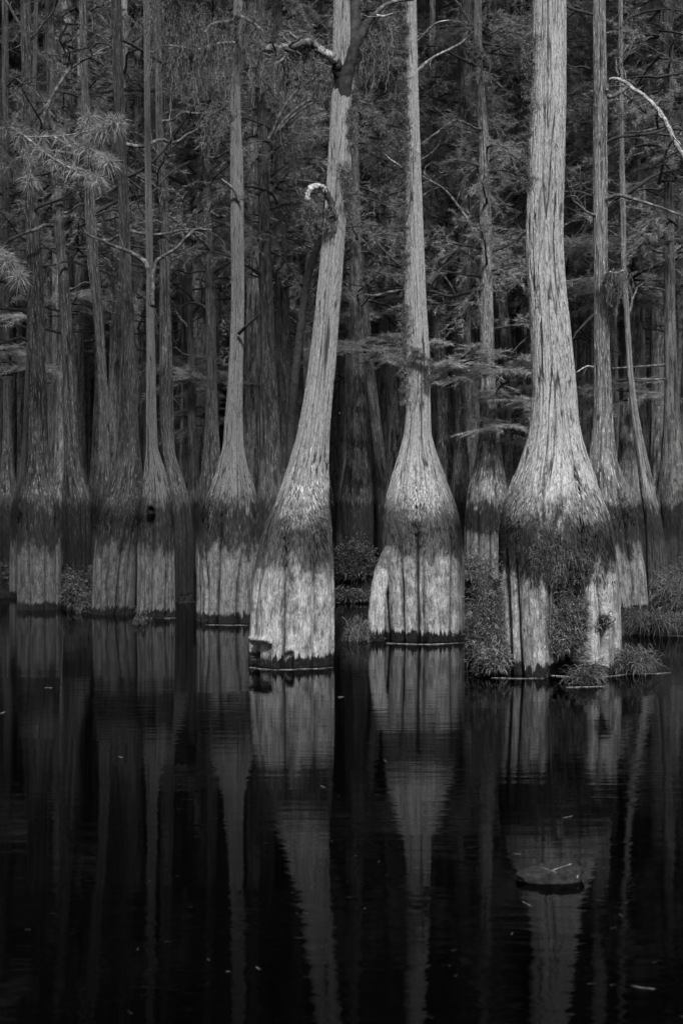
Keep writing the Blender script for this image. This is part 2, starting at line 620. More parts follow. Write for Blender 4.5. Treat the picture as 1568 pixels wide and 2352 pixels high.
def crown_mesh(name, h, rad, nb, seed, leaf, ntw=12, nn=26, nl=0.14, nw=0.022, flat=0.25):
    """flat feathery sprays of cypress on slender branches, around an unseen axis of height h"""
    rng = np.random.RandomState(seed)
    mb = MB()
    Ps, Ds = [], []
    for b in range(nb):
        u = rng.rand()
        z0 = h * u
        az = rng.rand() * 2 * PI
        L = rad * (1 - 0.55 * u) * rng.uniform(0.45, 1.0)
        d = np.array([math.cos(az), math.sin(az), rng.uniform(-0.15, 0.7)])
        p = [np.array([0, 0, z0])]
        for i in range(6):
            d = unit(d + rng.randn(3) * 0.12 + np.array([0, 0, -0.07]))
            p.append(p[-1] + d * L / 6)
        p = smooth_path(p, 12)
        tube(mb, p, np.linspace(0.032, 0.007, 12), 4, 0)
        ti = rng.uniform(0.25, 1.0, ntw)
        idx = np.clip((ti * 11).astype(int), 0, 11)
        base = p[idx]
        side = rng.choice([-1, 1], ntw)[:, None]
        pd = unit(np.cross(d, [0, 0, 1.0]))
        td = unit(d * 0.7 + side * pd * rng.uniform(0.4, 1.1, (ntw, 1)) + rng.randn(ntw, 3) * np.array([.15, .15, flat]))
        tl = rng.uniform(0.25, 0.65, ntw)
        s = rng.rand(ntw, nn)
        q = base[:, None] + td[:, None] * (s * tl[:, None])[..., None]
        q[..., 2] -= (s ** 2) * tl[:, None] * 0.25
        nd = td[:, None] * 0.7 + rng.randn(ntw, nn, 3) * np.array([.75, .75, .45])
        nd[..., 2] -= 0.15
        Ps.append(q.reshape(-1, 3))
        Ds.append(nd.reshape(-1, 3))
    Pn, Dn = np.concatenate(Ps), np.concatenate(Ds)
    needles(mb, Pn, Dn, nl * rng.uniform(.6, 1.2, len(Pn)), nw, rng, 1)
    return mb.mesh(name, [M['limb_dark'], leaf], False)


def moss_mesh(name, n, width, length, seed, depth=None, power=1.0):
    """hanging spanish moss: curly strands with short side hairs, top at z = 0"""
    rng = np.random.RandomState(seed)
    mb = MB()
    k = 16
    depth = depth if depth is not None else width * 0.5
    x0 = rng.uniform(-.5, .5, n) * width
    y0 = rng.uniform(-.5, .5, n) * depth
    ln = length * rng.uniform(0.25, 1.0, n) ** power
    st = np.cumsum(rng.randn(n, k, 3) * np.array([0.016, 0.016, 0.0]), 1)
    t = np.linspace(0, 1, k)
    Pt = np.stack([x0[:, None] * (1 - .35 * t) + st[..., 0], y0[:, None] * (1 - .35 * t) + st[..., 1],
                   -ln[:, None] * t + rng.randn(n, k) * 0.012], -1)
    Pt[:, 0, 2] = rng.uniform(-0.03, 0.03, n)
    S = rng.randn(n, 1, 3)
    S[..., 2] *= .2
    S = unit(S) * 0.0035
    A, B = Pt - S, Pt + S
    V = np.stack([A, B], 2).reshape(-1, 3)
    i, j = np.meshgrid(np.arange(n), np.arange(k - 1), indexing='ij')
    o = i * k * 2 + j * 2
    mb.add(V, np.stack([o, o + 1, o + 3, o + 2], -1).reshape(-1, 4))
    m = 5
    ii = rng.randint(0, n, n * k * m // 2)
    jj = rng.randint(0, k - 1, len(ii))
    f = rng.rand(len(ii))[:, None]
    q = Pt[ii, jj] * (1 - f) + Pt[ii, jj + 1] * f
    needles(mb, q, rng.randn(len(ii), 3) * np.array([1, 1, .6]) + np.array([0, 0, -.4]), rng.uniform(.02, .055, len(ii)), 0.005, rng)
    return mb.mesh(name, [M['moss']], False)


def leaf_clump_mesh(name, rx, ry, rz, n, seed, mat, L=0.07, W=0.014, droop=0.35, hang=False, stems=40):
    """bushy mass of narrow arching leaves on thin stems; z = 0 at its base"""
    rng = np.random.RandomState(seed)
    mb = MB()
    C = []
    for s in range(stems):
        a = rng.rand() * 2 * PI
        e = np.array([rx * rng.uniform(.2, 1) * math.cos(a), ry * rng.uniform(.2, 1) * math.sin(a), rz * rng.uniform(.3, 1.0)])
        b = e * np.array([.35, .35, 0.0])
        if hang:
            e[2] = rz * rng.uniform(0, .8)
            b = np.array([e[0] * .5, e[1] * .5, rz])
        mid = (b + e) / 2 + rng.randn(3) * 0.05
        path = smooth_path([b, mid, e], 8)
        tube(mb, path, np.linspace(.005, .002, 8), 3, 0)
        C.append(path[2:])
    C = np.concatenate(C)
    c = C[rng.randint(0, len(C), n)] + rng.randn(n, 3) * np.array([rx, ry, rz]) * 0.10
    c[:, 2] = np.maximum(c[:, 2], 0.01)
    D = unit(c * np.array([1 / rx, 1 / ry, 0.6 / rz])) * .6 + rng.randn(n, 3) * 0.8
    needles(mb, c, D, L * rng.uniform(.5, 1.3, n), W * rng.uniform(.6, 1.3, n), rng, 1, droop)
    return mb.mesh(name, [M['limb_dark'], mat], False)


CROWN_HI = [crown_mesh('crown', 8.0, 4.2, 46, 100 + i, M['leaf_dark'], 14, 50, 0.2, 0.03) for i in range(4)]
CROWN_LO = [crown_mesh('crown', 7.5, 2.5, 36, 200 + i, M['leaf'], 13, 58, 0.13, 0.011, 0.55) for i in range(5)]
SPRAY = [crown_mesh('crown', 1.2, 1.5, 7, 300 + i, M['leaf_pale'], 16, 60, 0.16, 0.011, 0.2) for i in range(3)]
LIMBS = [fork_limb_mesh('limb', 400 + i, M['limb'] if i % 3 == 0 else M['limb_dark'], 2.3, 0.036, 7) for i in range(8)]
MOSS = [moss_mesh('spanish_moss', 70, 0.5, 1.0, 500 + i) for i in range(4)]


def tree_from_px(name, rows, Yc, mat, label, seed, nth=96, nz=260, cat='tree', group='cypress trees of the flooded wood', zb=None, **kw):
    """rows (y, left, right) of the trunk's outline at distance Yc"""
    rows = sorted(rows, key=lambda r: -r[0])
    b = P((rows[0][1] + rows[0][2]) / 2, rows[0][0], Yc)
    prof = []
    for (y, l, r) in rows:
        p = P((l + r) / 2, y, Yc)
        prof.append((p[2], p[0] - b[0], (r - l) / 2 / F * Yc))
    prof.append((-0.3, prof[0][1], prof[0][2] * 1.02))
    ztop = prof[-2][0]
    z2 = kw.pop('top', 15.0)
    a, c = prof[-2], prof[-3]
    sl = (a[1] - c[1]) / max(0.3, a[0] - c[0])
    sl = max(-0.12, min(0.12, sl))
    prof.append((z2, a[1] + sl * (z2 - ztop) * 0.4, max(0.03, a[2] * 0.45)))
    t = root(name, (b[0], Yc, 0), label, cat, group)
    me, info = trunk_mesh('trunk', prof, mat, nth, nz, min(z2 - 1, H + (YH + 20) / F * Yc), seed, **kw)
    link(me, 'trunk', t)
    t['h'] = 1
    del t['h']
    return t, info, b[0]


def add_limb(t, pts, r0, r1, Yd, mat, seed=1, twigs=3, sides=8, jit=0.25):
    """a limb traced by rows (x, y, depth offset) and put at its own distance"""
    rng = np.random.RandomState(seed)
    w = [P(p[0], p[1], Yd + (p[2] if len(p) > 2 else 0)) for p in pts]
    o = np.array(t.location)
    w = smooth_path(np.array(w) - o, 6 * len(pts))
    nz_ = rng.randn(len(w), 3)
    nz_ = (nz_ + np.roll(nz_, 1, 0) + np.roll(nz_, -1, 0)) / 3
    w[1:-1] += nz_[1:-1] * r1 * 0.22
    mb = MB()
    tube(mb, w, np.linspace(r0, r1, len(w)), sides, 0, jit, rng)
    for k in range(twigs):
        i = rng.randint(len(w) // 3, len(w))
        d = unit(w[-1] - w[0] + rng.randn(3) * 0.8)
        l = rng.uniform(.12, .35)
        p = [w[i]]
        for j in range(4):
            d = unit(d + rng.randn(3) * .35)
            p.append(p[-1] + d * l / 4)
        tube(mb, p, np.linspace(r1 * .5, r1 * .2, 5), 4, 0)
    return mb.obj('limb', [mat], t)


def put_crown(t, z, kind, s, rng):
    me = kind[rng.randint(len(kind))]
    o = link(me, 'crown', t, (0, 0, z))
    o.rotation_euler.z = rng.rand() * 2 * PI
    o.scale = (s, s, s)
    return o


def put_limbs(t, info, n, z0, z1, rng, s=1.0):
    zs, cx, R = info
    for k in range(n):
        z = rng.uniform(z0, z1)
        x = np.interp(z, zs, cx)
        o = link(LIMBS[rng.randint(len(LIMBS))], 'limb', t, (x, 0, z))
        az = rng.choice([0, PI]) + rng.uniform(-1.0, 1.0)
        o.rotation_euler = (rng.uniform(-.4, .4), rng.uniform(-.15, .15), az)
        q = s * rng.uniform(.5, 1.1)
        o.scale = (q, q, q)


# ---- three pale cypresses that stand nearest
NM = {}      # short names used to describe what stands between them


def chips(t, info, n, z0, z1, seed, mat, arc=(-PI * 1.05, PI * 0.05), Ls=(.025, .07), lobes=None):
    """loose shingles of bark, lower end curling away from the trunk"""
    rng = np.random.RandomState(seed)
    zs, cx, R = info
    z = np.clip((z0 + z1) / 2 + rng.randn(n) * (z1 - z0) * 0.26, z0 - .1, z1 + (z1 - z0) * .6)
    th = rng.uniform(arc[0], arc[1], n)
    Rz = np.interp(z, zs, R)
    X = np.interp(z, zs, cx)
    dz = 0.05
    slope = (np.interp(z + dz, zs, R) - Rz) / dz
    N = np.stack([np.cos(th), np.sin(th), -slope], 1)
    N = unit(N)
    T = unit(np.stack([-np.sin(th), np.cos(th), np.zeros(n)], 1))
    Dn = unit(np.cross(T, N))
    Dn *= -np.sign(Dn[:, 2:3])
    base = np.stack([X + Rz * np.cos(th), Rz * np.sin(th), z], 1) + N * 0.004
    Dn = unit(Dn + T * rng.randn(n, 1) * 0.10)
    L = rng.uniform(Ls[0], Ls[1], n)[:, None]
    W = rng.uniform(.0018, .0058, n)[:, None]
    out = rng.uniform(0.0, 0.6, n)[:, None] ** 2
    a = base - T * W
    b = base + T * W
    c = base + Dn * L * .6 + N * L * out * .4 + T * W * 1.1
    d = base + Dn * L * .6 + N * L * out * .4 - T * W * 1.1
    e = base + Dn * L + N * L * out + T * W * rng.uniform(-.8, .8, (n, 1))
    V = np.stack([a, b, c, d, e], 1).reshape(-1, 3)
    k = np.arange(n)[:, None] * 5
    mb = MB()
    mb.add(V, np.hstack([k, k + 1, k + 2, k + 3]), np.hstack([k + 3, k + 2, k + 4]))
    o = mb.obj('bark_shingles', [mat], t, False)
    o['kind'] = 'stuff'
    return o


rngG = np.random.RandomState(77)

YA = 13.8
tA, iA, xA = tree_from_px('cypress_tree', [(0, 766, 802), (70, 765, 804), (130, 764, 810), (180, 765, 816), (270, 758, 808), (400, 751, 807), (540, 741, 791), (620, 733, 787), (700, 725, 780),
    (800, 714, 774), (900, 700, 765), (1000, 682, 756), (1080, 660, 753), (1150, 637, 753), (1200, 614, 757), (1240, 602, 760), (1290, 590, 764), (1380, 581, 765), (1480, 577, 765), (1535, 574, 762)],
    YA, M['bark_pale'], 'pale leaning cypress with a hooked lichen-tipped stub and a rotted notch at its foot', 11, 420, 1000, flute=0.15, lobes=11, bark=0.006,
    ledge=[(PI * 1.05, PI * 1.36, 0.235, 0.07), (PI * 1.44, PI * 1.53, 0.15, 0.05)])
NM['A'] = (700, 'the leaning pale cypress')
chips(tA, iA, 2600, 1.1, 1.75, 1, M['chip'])
add_limb(tA, [(783, 300, .07), (786, 250, .01), (793, 195, -.08), (802, 150, -.14), (815, 108, -.2), (831, 76, -.2), (847, 52, -.2), (861, 38, -.2)], 0.082, 0.026, YA, M['limb_dark'], 3, 0, 20, .16)
add_limb(tA, [(861, 38, -.2), (874, 22, -.15), (890, 12, -.1), (915, 5, 0), (948, 2, 0)], 0.024, 0.014, YA, M['limb'], 53, 1)
add_limb(tA, [(861, 38, -.2), (880, 41, -.25), (901, 35, -.3)], 0.014, 0.007, YA, M['limb_pale'], 4, 1)
add_limb(tA, [(800, 165, 0), (810, 100, 0), (813, 40, .05), (811, -40, .1)], 0.06, 0.05, YA, M['limb_dark'], 5, 0, 12)
add_limb(tA, [(787, 262, .09), (784, 215, -.02), (777, 175, -.11), (771, 148, -.2), (764, 138, -.25)], 0.055, 0.045, YA, M['limb_dark'], 56, 0, 12, .15)
add_limb(tA, [(768, 142, -.24), (757, 132, -.28), (743, 123, -.33), (726, 112, -.36)], 0.044, 0.036, YA, M['limb_pale'], 6, 0, 12, .5)
add_limb(tA, [(729, 114, -.36), (716, 102, -.4), (700, 102, -.45), (665, 111, -.5), (640, 115, -.55), (601, 114, -.6)], 0.032, 0.038, YA, M['limb'], 7, 9, 10, .4)
add_limb(tA, [(765, 505, -.1), (761, 480, -.15), (757, 457, -.2), (744, 437, -.25)], 0.042, 0.026, YA, M['limb_dark'], 8, 0)
hook = add_limb(tA, [(746, 439, -.24), (737, 430, -.28), (728, 428, -.3), (714, 434, -.32), (707, 450, -.34), (704, 464, -.34)], 0.028, 0.026, YA, M['lichen'], 9, 0, 10, .9)
hook['label'] = 'hooked tip of the stub crusted with white lichen'

YB = 16.3
tB, iB, xB = tree_from_px('cypress_tree', [(0, 922, 955), (150, 922, 958), (350, 925, 965), (500, 926, 970), (700, 928, 978), (820, 930, 987), (900, 932, 987), (960, 931, 988), (1000, 927, 990),
    (1050, 914, 1004), (1100, 899, 1023), (1150, 886, 1043), (1200, 880, 1057), (1250, 877, 1066), (1300, 876, 1069), (1400, 880, 1071), (1475, 884, 1072)],
    YB, M['bark_middle'], 'bottle-shaped pale cypress in the middle with a mossy left edge', 23, 420, 900, flute=0.09, lobes=14, bark=0.006)
NM['B'] = (958, 'the bottle-shaped middle cypress')
chips(tB, iB, 3000, 1.1, 1.8, 3, M['chip'])
# its separate left root
mbr = MB()
w = [P(896, 1255, YB - .25), P(880, 1300, YB - .25), P(868, 1370, YB - .3), P(863, 1440, YB - .3), P(861, 1490, YB - .3)]
w = smooth_path(np.array(w) - np.array(tB.location), 40)
tube(mbr, w, np.interp(np.linspace(0, 1, 40), [0, .3, 1], [.05, .085, .105]), 28, 0, 0.12, np.random.RandomState(4))
vv = np.concatenate(mbr.v)
mbr.obj('buttress_root', [M['bark_middle']], tB, True, np.stack([np.cos(vv[:, 0] * 7), np.sin(vv[:, 1] * 7), vv[:, 2]], 1))
add_limb(tB, [(960, 97, 0), (972, 85, -.1), (985, 70, -.2), (1004, 55, -.3), (1030, 50, -.3)], 0.018, 0.006, YB, M['limb_pale'], 11, 3)
add_limb(tB, [(960, 165, 0), (975, 150, -.05), (995, 135, -.1), (1030, 117, -.2), (1060, 100, -.2), (1085, 76, -.3)], 0.024, 0.008, YB, M['limb_pale'], 12, 5)
add_limb(tB, [(924, 392, 0), (910, 378, -.2), (897, 370, -.3), (884, 357, -.4)], 0.02, 0.008, YB, M['limb_pale'], 13, 0)
add_limb(tB, [(930, 625, 0), (905, 600, -.1), (880, 575, 0), (862, 558, 0)], 0.022, 0.008, YB, M['limb_dark'], 14, 2)
add_limb(tB, [(985, 655, .1), (1010, 620, .2), (1035, 600, .2), (1055, 572, .3)], 0.022, 0.008, YB, M['limb_dark'], 15, 3)
put_crown(tB, 11.5, CROWN_HI, 0.7, rngG)

YC = 13.2
tC, iC, xC = tree_from_px('cypress_tree', [(0, 1221, 1297), (150, 1219, 1298), (300, 1213, 1297), (400, 1209, 1295), (500, 1206, 1290), (600, 1207, 1291), (700, 1214, 1302), (800, 1218, 1314), (900, 1221, 1322),
    (960, 1218, 1327), (1000, 1212, 1333), (1050, 1198, 1345), (1100, 1180, 1361), (1150, 1161, 1380), (1200, 1150, 1396), (1280, 1145, 1408), (1400, 1147, 1418), (1560, 1149, 1420)],
    YC, M['bark_worn'], 'thickest pale cypress with peeling bark and a fern-filled hollow at its foot', 37, 480, 1050, flute=0.08, lobes=15, bark=0.008,
    cavity=[(PI * 1.39, PI * 1.655, 1.02, 0.72), (PI * 1.74, PI * 1.765, 0.5, 0.14)])
NM['C'] = (1268, 'the thickest pale cypress')
chips(tC, iC, 4200, 0.95, 1.9, 5, M['chip'])
chips(tC, iC, 260, 1.9, 5.5, 6, M['chip'], Ls=(.04, .12))
# two long strips of bark that have sprung loose
for (x, y, x2, y2, lab) in ((1243, 640, 1232, 662, 'loose bark strip'), (1236, 690, 1229, 712, 'loose bark strip')):
    w = np.array([P(x2, y2, YC - .175), P((x + x2) / 2 - 1, (y + y2) / 2, YC - .21), P(x, y - 6, YC - .24)]) - np.array(tC.location)
    p = smooth_path(w, 8)
    mbs = MB()
    s = np.array([.012, 0, .004])
    wd = np.interp(np.linspace(0, 1, 8), [0, .3, 1], [.3, 1, .25])[:, None]
    V = np.concatenate([p - s * wd, p + s * wd, p + s * wd + [0, .004, 0], p - s * wd + [0, .004, 0]])
    q = []
    for i in range(7):
        for a, b in ((0, 1), (1, 2), (2, 3), (3, 0)):
            q.append([a * 8 + i, b * 8 + i, b * 8 + i + 1, a * 8 + i + 1])
    mbs.add(V, q)
    mbs.obj('bark_strip', [M['twig']], tC)
put_crown(tC, 13.5, CROWN_HI, 0.6, rngG)

# ---- the other trunks one can tell apart
TREES = [
 # key, rows, Yc, mat, label, short name, limbs(n,y-range), crown low
 ('D', [(0, 1357, 1387), (200, 1360, 1391), (400, 1358, 1393), (600, 1362, 1393), (800, 1362, 1398), (900, 1362, 1403), (1000, 1357, 1409), (1060, 1350, 1416), (1100, 1343, 1430), (1150, 1335, 1448), (1200, 1335, 1462), (1300, 1340, 1478), (1405, 1345, 1487)],
  20.0, 'bark_mid', 'lichen-spotted cypress standing close behind the thickest pale cypress', 'the lichen-spotted cypress', 3),
 ('E', [(290, 1419, 1429), (450, 1421, 1434), (600, 1424, 1436), (700, 1430, 1442), (850, 1438, 1452), (950, 1447, 1464), (1000, 1453, 1474), (1080, 1464, 1492), (1130, 1470, 1503), (1180, 1478, 1514), (1260, 1482, 1530), (1330, 1484, 1534)],
  24.0, 'bark_far_pale', 'thin cypress bending left as it rises beside the lichen-spotted cypress', 'the thin bent cypress', 3),
 ('F', [(0, 1519, 1542), (400, 1521, 1545), (700, 1522, 1548), (900, 1525, 1556), (1000, 1520, 1565), (1080, 1514, 1578), (1140, 1503, 1592), (1200, 1508, 1598), (1320, 1506, 1600)],
  26.0, 'bark_far_pale', 'dark grey cypress with branch stubs at the right edge', 'the right edge cypress', 4),
 ('G', [(0, 1084, 1104), (150, 1088, 1106), (300, 1097, 1120), (450, 1099, 1126), (600, 1100, 1129), (800, 1102, 1134), (900, 1102, 1138), (1000, 1099, 1146), (1060, 1090, 1153), (1110, 1077, 1163), (1150, 1070, 1168), (1200, 1065, 1170), (1320, 1064, 1172)],
  27.0, 'bark_mid', 'slim straight cypress midway between the middle and thickest pale cypresses', 'the slim straight cypress', 4),
 ('H', [(300, 802, 822), (600, 803, 830), (800, 803, 838), (950, 800, 842), (1050, 795, 846), (1110, 786, 852), (1150, 780, 856), (1200, 784, 858), (1330, 784, 858)],
  29.0, 'bark_back', 'dark cypress just right of the leaning pale cypress', 'the dark cypress right of the leaning one', 3),
 ('H2', [(500, 812, 828), (700, 826, 846), (850, 838, 860), (950, 848, 872), (1050, 860, 884), (1110, 866, 895), (1160, 866, 903), (1330, 868, 905)],
  31.0, 'bark_back', 'leaning dark cypress with bare roots between the leaning and middle pale cypresses', 'the leaning dark cypress', 2),
 ('L1', [(0, 50, 72), (200, 54, 76), (500, 61, 90), (658, 64, 102), (900, 66, 106), (1000, 67, 108), (1060, 66, 111), (1108, 56, 121), (1148, 46, 132), (1208, 40, 137), (1280, 38, 142), (1402, 40, 143)],
  20.6, 'bark_lichen', 'stout grey cypress nearest the left edge with a broad banded foot', 'the stout left cypress', 4),
 ('L2', [(300, 112, 134), (450, 120, 145), (600, 133, 155), (700, 138, 165), (850, 146, 172), (950, 146, 178), (1040, 148, 184), (1100, 146, 196), (1148, 143, 211), (1250, 145, 214), (1380, 145, 214)],
  24.5, 'bark_back', 'dark cypress with a flaring foot right of the stout left cypress', 'the flaring dark cypress', 3),
 ('L3', [(300, 190, 208), (450, 196, 220), (600, 201, 227), (700, 215, 236), (850, 226, 246), (1000, 228, 254), (1080, 224, 256), (1130, 216, 262), (1180, 210, 266), (1390, 212, 268)],
  21.8, 'bark_back', 'scaly barked cypress bending gently left in the left group', 'the gently bending cypress', 3),
 ('L4', [(0, 257, 281), (200, 261, 286), (400, 272, 294), (658, 277, 305), (900, 280, 315), (1000, 277, 319), (1060, 268, 325), (1120, 248, 330), (1160, 232, 330), (1200, 222, 325), (1280, 212, 318), (1412, 207, 312)],
  19.8, 'bark_dark', 'black barked tall cypress left of the forked cypress', 'the black barked cypress', 5),
 ('L5', [(380, 334, 348), (500, 335, 352), (658, 337, 353), (800, 337, 357), (950, 336, 360), (1030, 336, 363), (1080, 332, 380), (1130, 328, 390), (1180, 318, 398), (1260, 313, 404), (1422, 312, 406)],
  19.2, 'bark_grey', 'forked cypress with two bare arms and a dark knothole above its foot', 'the forked cypress', 0),
 ('L6', [(350, 360, 378), (500, 366, 388), (658, 368, 390), (800, 367, 396), (950, 366, 399), (1040, 374, 402), (1100, 384, 420), (1150, 392, 436), (1220, 396, 443), (1375, 398, 445)],
  23.0, 'bark_back', 'grey cypress close behind the forked cypress on its right side', 'the cypress behind the forked one', 3),
 ('L7', [(500, 425, 436), (700, 430, 443), (850, 432, 448), (1000, 432, 452), (1080, 436, 458), (1150, 430, 466), (1340, 432, 468)],
  30.0, 'bark_far_pale', 'thin pale patched cypress with a forked top left of the broad cypress', 'the pale patched cypress', 2),
 ('L8', [(250, 463, 480), (450, 467, 484), (700, 473, 495), (900, 474, 499), (1000, 470, 503), (1100, 460, 512), (1150, 455, 516), (1330, 456, 516)],
  26.0, 'bark_back', 'dark straight cypress just left of the broad banded cypress', 'the dark straight cypress', 4),
 ('L9', [(0, 538, 558), (120, 534, 555), (250, 528, 552), (400, 530, 560), (520, 530, 560), (658, 532, 562), (760, 530, 561), (860, 525, 558), (960, 517, 557), (1030, 511, 560), (1080, 498, 570), (1120, 483, 582), (1160, 468, 590), (1200, 460, 598), (1260, 450, 603), (1435, 448, 598)],
  18.6, 'bark_grey', 'broad cypress with a dark stained band left of the leaning pale cypress', 'the broad banded cypress', 0),
 ('L10', [(200, 590, 612), (500, 594, 620), (750, 598, 630), (950, 603, 640), (1040, 600, 646), (1100, 594, 650), (1150, 590, 655), (1330, 590, 655)],
  25.5, 'bark_back', 'left of two dark cypresses behind the leaning pale cypress', 'the dark cypress behind', 3),
 ('L11', [(150, 628, 648), (400, 630, 654), (700, 630, 665), (950, 634, 678), (1050, 632, 684), (1150, 625, 694), (1330, 625, 694)],
  27.5, 'bark_back', 'right of two dark cypresses behind the leaning pale cypress', 'the second dark cypress behind', 3),
 ('R1', [(250, 985, 1001), (600, 988, 1008), (900, 1000, 1032), (1000, 1004, 1042), (1100, 1000, 1056), (1150, 995, 1065), (1330, 995, 1066)],
  30.0, 'bark_back', 'dark cypress just right of the bottle-shaped middle cypress', 'the dark cypress right of the middle', 3),
 ('R2', [(0, 1053, 1083), (225, 1053, 1084), (500, 1050, 1080), (800, 1046, 1080), (1000, 1044, 1082), (1100, 1038, 1088), (1150, 1032, 1096), (1330, 1032, 1096)],
  29.0, 'bark_back', 'broad black trunked cypress close left of the slim straight cypress', 'the black trunked cypress', 3),
 ('R3', [(0, 1138, 1156), (450, 1137, 1155), (700, 1140, 1163), (900, 1160, 1190), (1000, 1160, 1196), (1150, 1150, 1205), (1330, 1150, 1205)],
  32.0, 'bark_back', 'dark cypress between the slim straight and the thickest pale cypresses', 'the dark cypress left of the thickest', 3),
 ('R4', [(250, 1170, 1182), (600, 1178, 1192), (800, 1184, 1198), (1000, 1188, 1204), (1100, 1185, 1210), (1330, 1180, 1216)],
  34.0, 'bark_back', 'very thin dark cypress seen along the left edge of the thickest cypress', 'the very thin cypress', 2),
 ('L0', [(800, 62, 72), (900, 57, 65), (960, 55, 63), (1020, 52, 62), (1080, 45, 60), (1130, 36, 56), (1180, 26, 52), (1300, 22, 52)],
  23.0, 'bark_grey', 'slender pale stem bent against the left side of the stout left cypress', 'the slender bent stem', 0),
 ('LE', [(0, 8, 22), (400, 6, 24), (800, 8, 26), (1000, 8, 28), (1100, 2, 36), (1150, -6, 44), (1300, -8, 46)],
  33.0, 'bark_back', 'dim slender cypress right at the left edge of the wood', 'the left edge cypress', 3),
]
hero = {'A': tA, 'B': tB, 'C': tC}
INFO = {'A': iA, 'B': iB, 'C': iC}
for k, (key, rows, Yc, mat, label, short, nl) in enumerate(TREES):
    near = Yc < 22
    t, info, x0 = tree_from_px('cypress_tree', rows, Yc, M[mat], label, 50 + k * 3, 240 if near else 120, 620 if near else 320,
                               flute=0.14 if near else 0.06, lobes=int(11 + k % 4), bark=0.006, top=15 + (k % 4) * 1.3)
    hero[key], INFO[key] = t, info
    my = [r for r in rows if r[0] <= 1000]
    NM[key] = ((my[-1][1] + my[-1][2]) / 2, short)
    if nl:
        put_limbs(t, info, nl + 5, 4.6, 11.5, rngG)
    if near:
        chips(t, info, 1200, 1.25, 1.75, 60 + k, M['chip_dark'])
    if key not in ('L0', 'E', 'R4'):
        put_crown(t, 14 + rngG.rand() * 2, CROWN_HI, 0.7, rngG)
    if Yc > 23 and key not in ('L0', 'LE'):
        o = put_crown(t, 4.6 + rngG.rand() * 1.5, CROWN_LO, 0.8, rngG)

t = hero['L5']
add_limb(t, [(345, 640, 0), (336, 605, -.1), (325, 597, -.1), (300, 580, -.2), (280, 573, -.2), (240, 555, -.3), (205, 540, -.4), (192, 524, -.4)], 0.038, 0.012, 19.2, M['limb'], 21, 6)
add_limb(t, [(350, 700, -.05), (352, 640, -.1), (358, 605, -.15), (375, 590, -.2), (405, 572, -.3), (430, 545, -.4), (450, 528, -.4), (485, 530, -.5)], 0.034, 0.012, 19.2, M['limb'], 22, 5)
hole = MB()                                      # the knothole: a ring of bark round a dark pocket
th = np.arange(20) / 20 * 2 * PI
cen = P(347, 1171, 19.2 - .36) - np.array(t.location)
rings = []
for r_, d_ in ((.062, .03), (.055, -.012), (.042, -.008), (.036, .05)):
    rings.append(np.stack([cen[0] + r_ * np.cos(th), np.full(20, cen[1] + d_), cen[2] + r_ * 1.05 * np.sin(th)], 1))
V = np.concatenate(rings + [np.array([[cen[0], cen[1] + .05, cen[2]]])])
q = [[a * 20 + i, a * 20 + (i + 1) % 20, (a + 1) * 20 + (i + 1) % 20, (a + 1) * 20 + i] for a in range(3) for i in range(20)]
hole.add(V, q, [[60 + i, 60 + (i + 1) % 20, 80] for i in range(20)])
hole.obj('knothole', [M['soil']], t)
t = hero['L9']
add_limb(t, [(549, 766, -.15), (565, 750, -.3), (585, 732, -.4), (606, 713, -.5)], 0.026, 0.006, 18.6, M['limb_dark'], 23, 3)
add_limb(t, [(556, 500, 0), (550, 465, -.1), (535, 435, -.2), (510, 413, -.3)], 0.03, 0.012, 18.6, M['limb'], 24, 1)
add_limb(t, [(543, 60, 0), (546, 41, -.3), (570, 50, -.4), (584, 58, -.4), (598, 70, -.5)], 0.03, 0.018, 18.6, M['limb'], 26, 3)
add_limb(t, [(545, 50, 0), (525, 53, -.3), (500, 56, -.4), (482, 62, -.4), (472, 78, -.5)], 0.026, 0.016, 18.6, M['limb'], 27, 3)
add_limb(t, [(545, 100, 0), (500, 104, -.3), (465, 116, -.4), (440, 116, -.4), (415, 110, -.5), (378, 107, -.5)], 0.024, 0.009, 18.6, M['limb_pale'], 28, 5)
add_limb(t, [(545, 290, 0), (520, 252, -.2), (500, 258, -.3), (478, 268, -.3)], 0.022, 0.014, 18.6, M['limb'], 29, 4)
t = hero['D']
add_limb(t, [(1390, 640, -.1), (1396, 627, -.3), (1412, 629, -.4), (1430, 622, -.5)], 0.022, 0.016, 20.0, M['lichen'], 31, 0, 8, .8)
add_limb(t, [(1392, 210, -.1), (1400, 185, -.2), (1430, 190, -.4), (1450, 205, -.5), (1475, 222, -.5), (1500, 245, -.6), (1525, 280, -.6), (1545, 325, -.7), (1575, 375, -.7)], 0.024, 0.032, 20.0, M['limb_pale'], 32, 2, 8)
add_limb(t, [(1392, 458, -.1), (1418, 450, -.2), (1450, 458, -.3), (1490, 470, -.4), (1520, 480, -.5), (1575, 502, -.5)], 0.03, 0.014, 20.0, M['limb'], 33, 5)
add_limb(t, [(1362, 722, 0), (1340, 745, 0), (1322, 765, 0), (1314, 780, 0)], 0.022, 0.01, 20.0, M['limb_dark'], 34, 1)
add_limb(t, [(1362, 843, 0), (1345, 842, 0), (1322, 856, 0)], 0.014, 0.008, 20.0, M['limb_pale'], 35, 1)
t = hero['F']
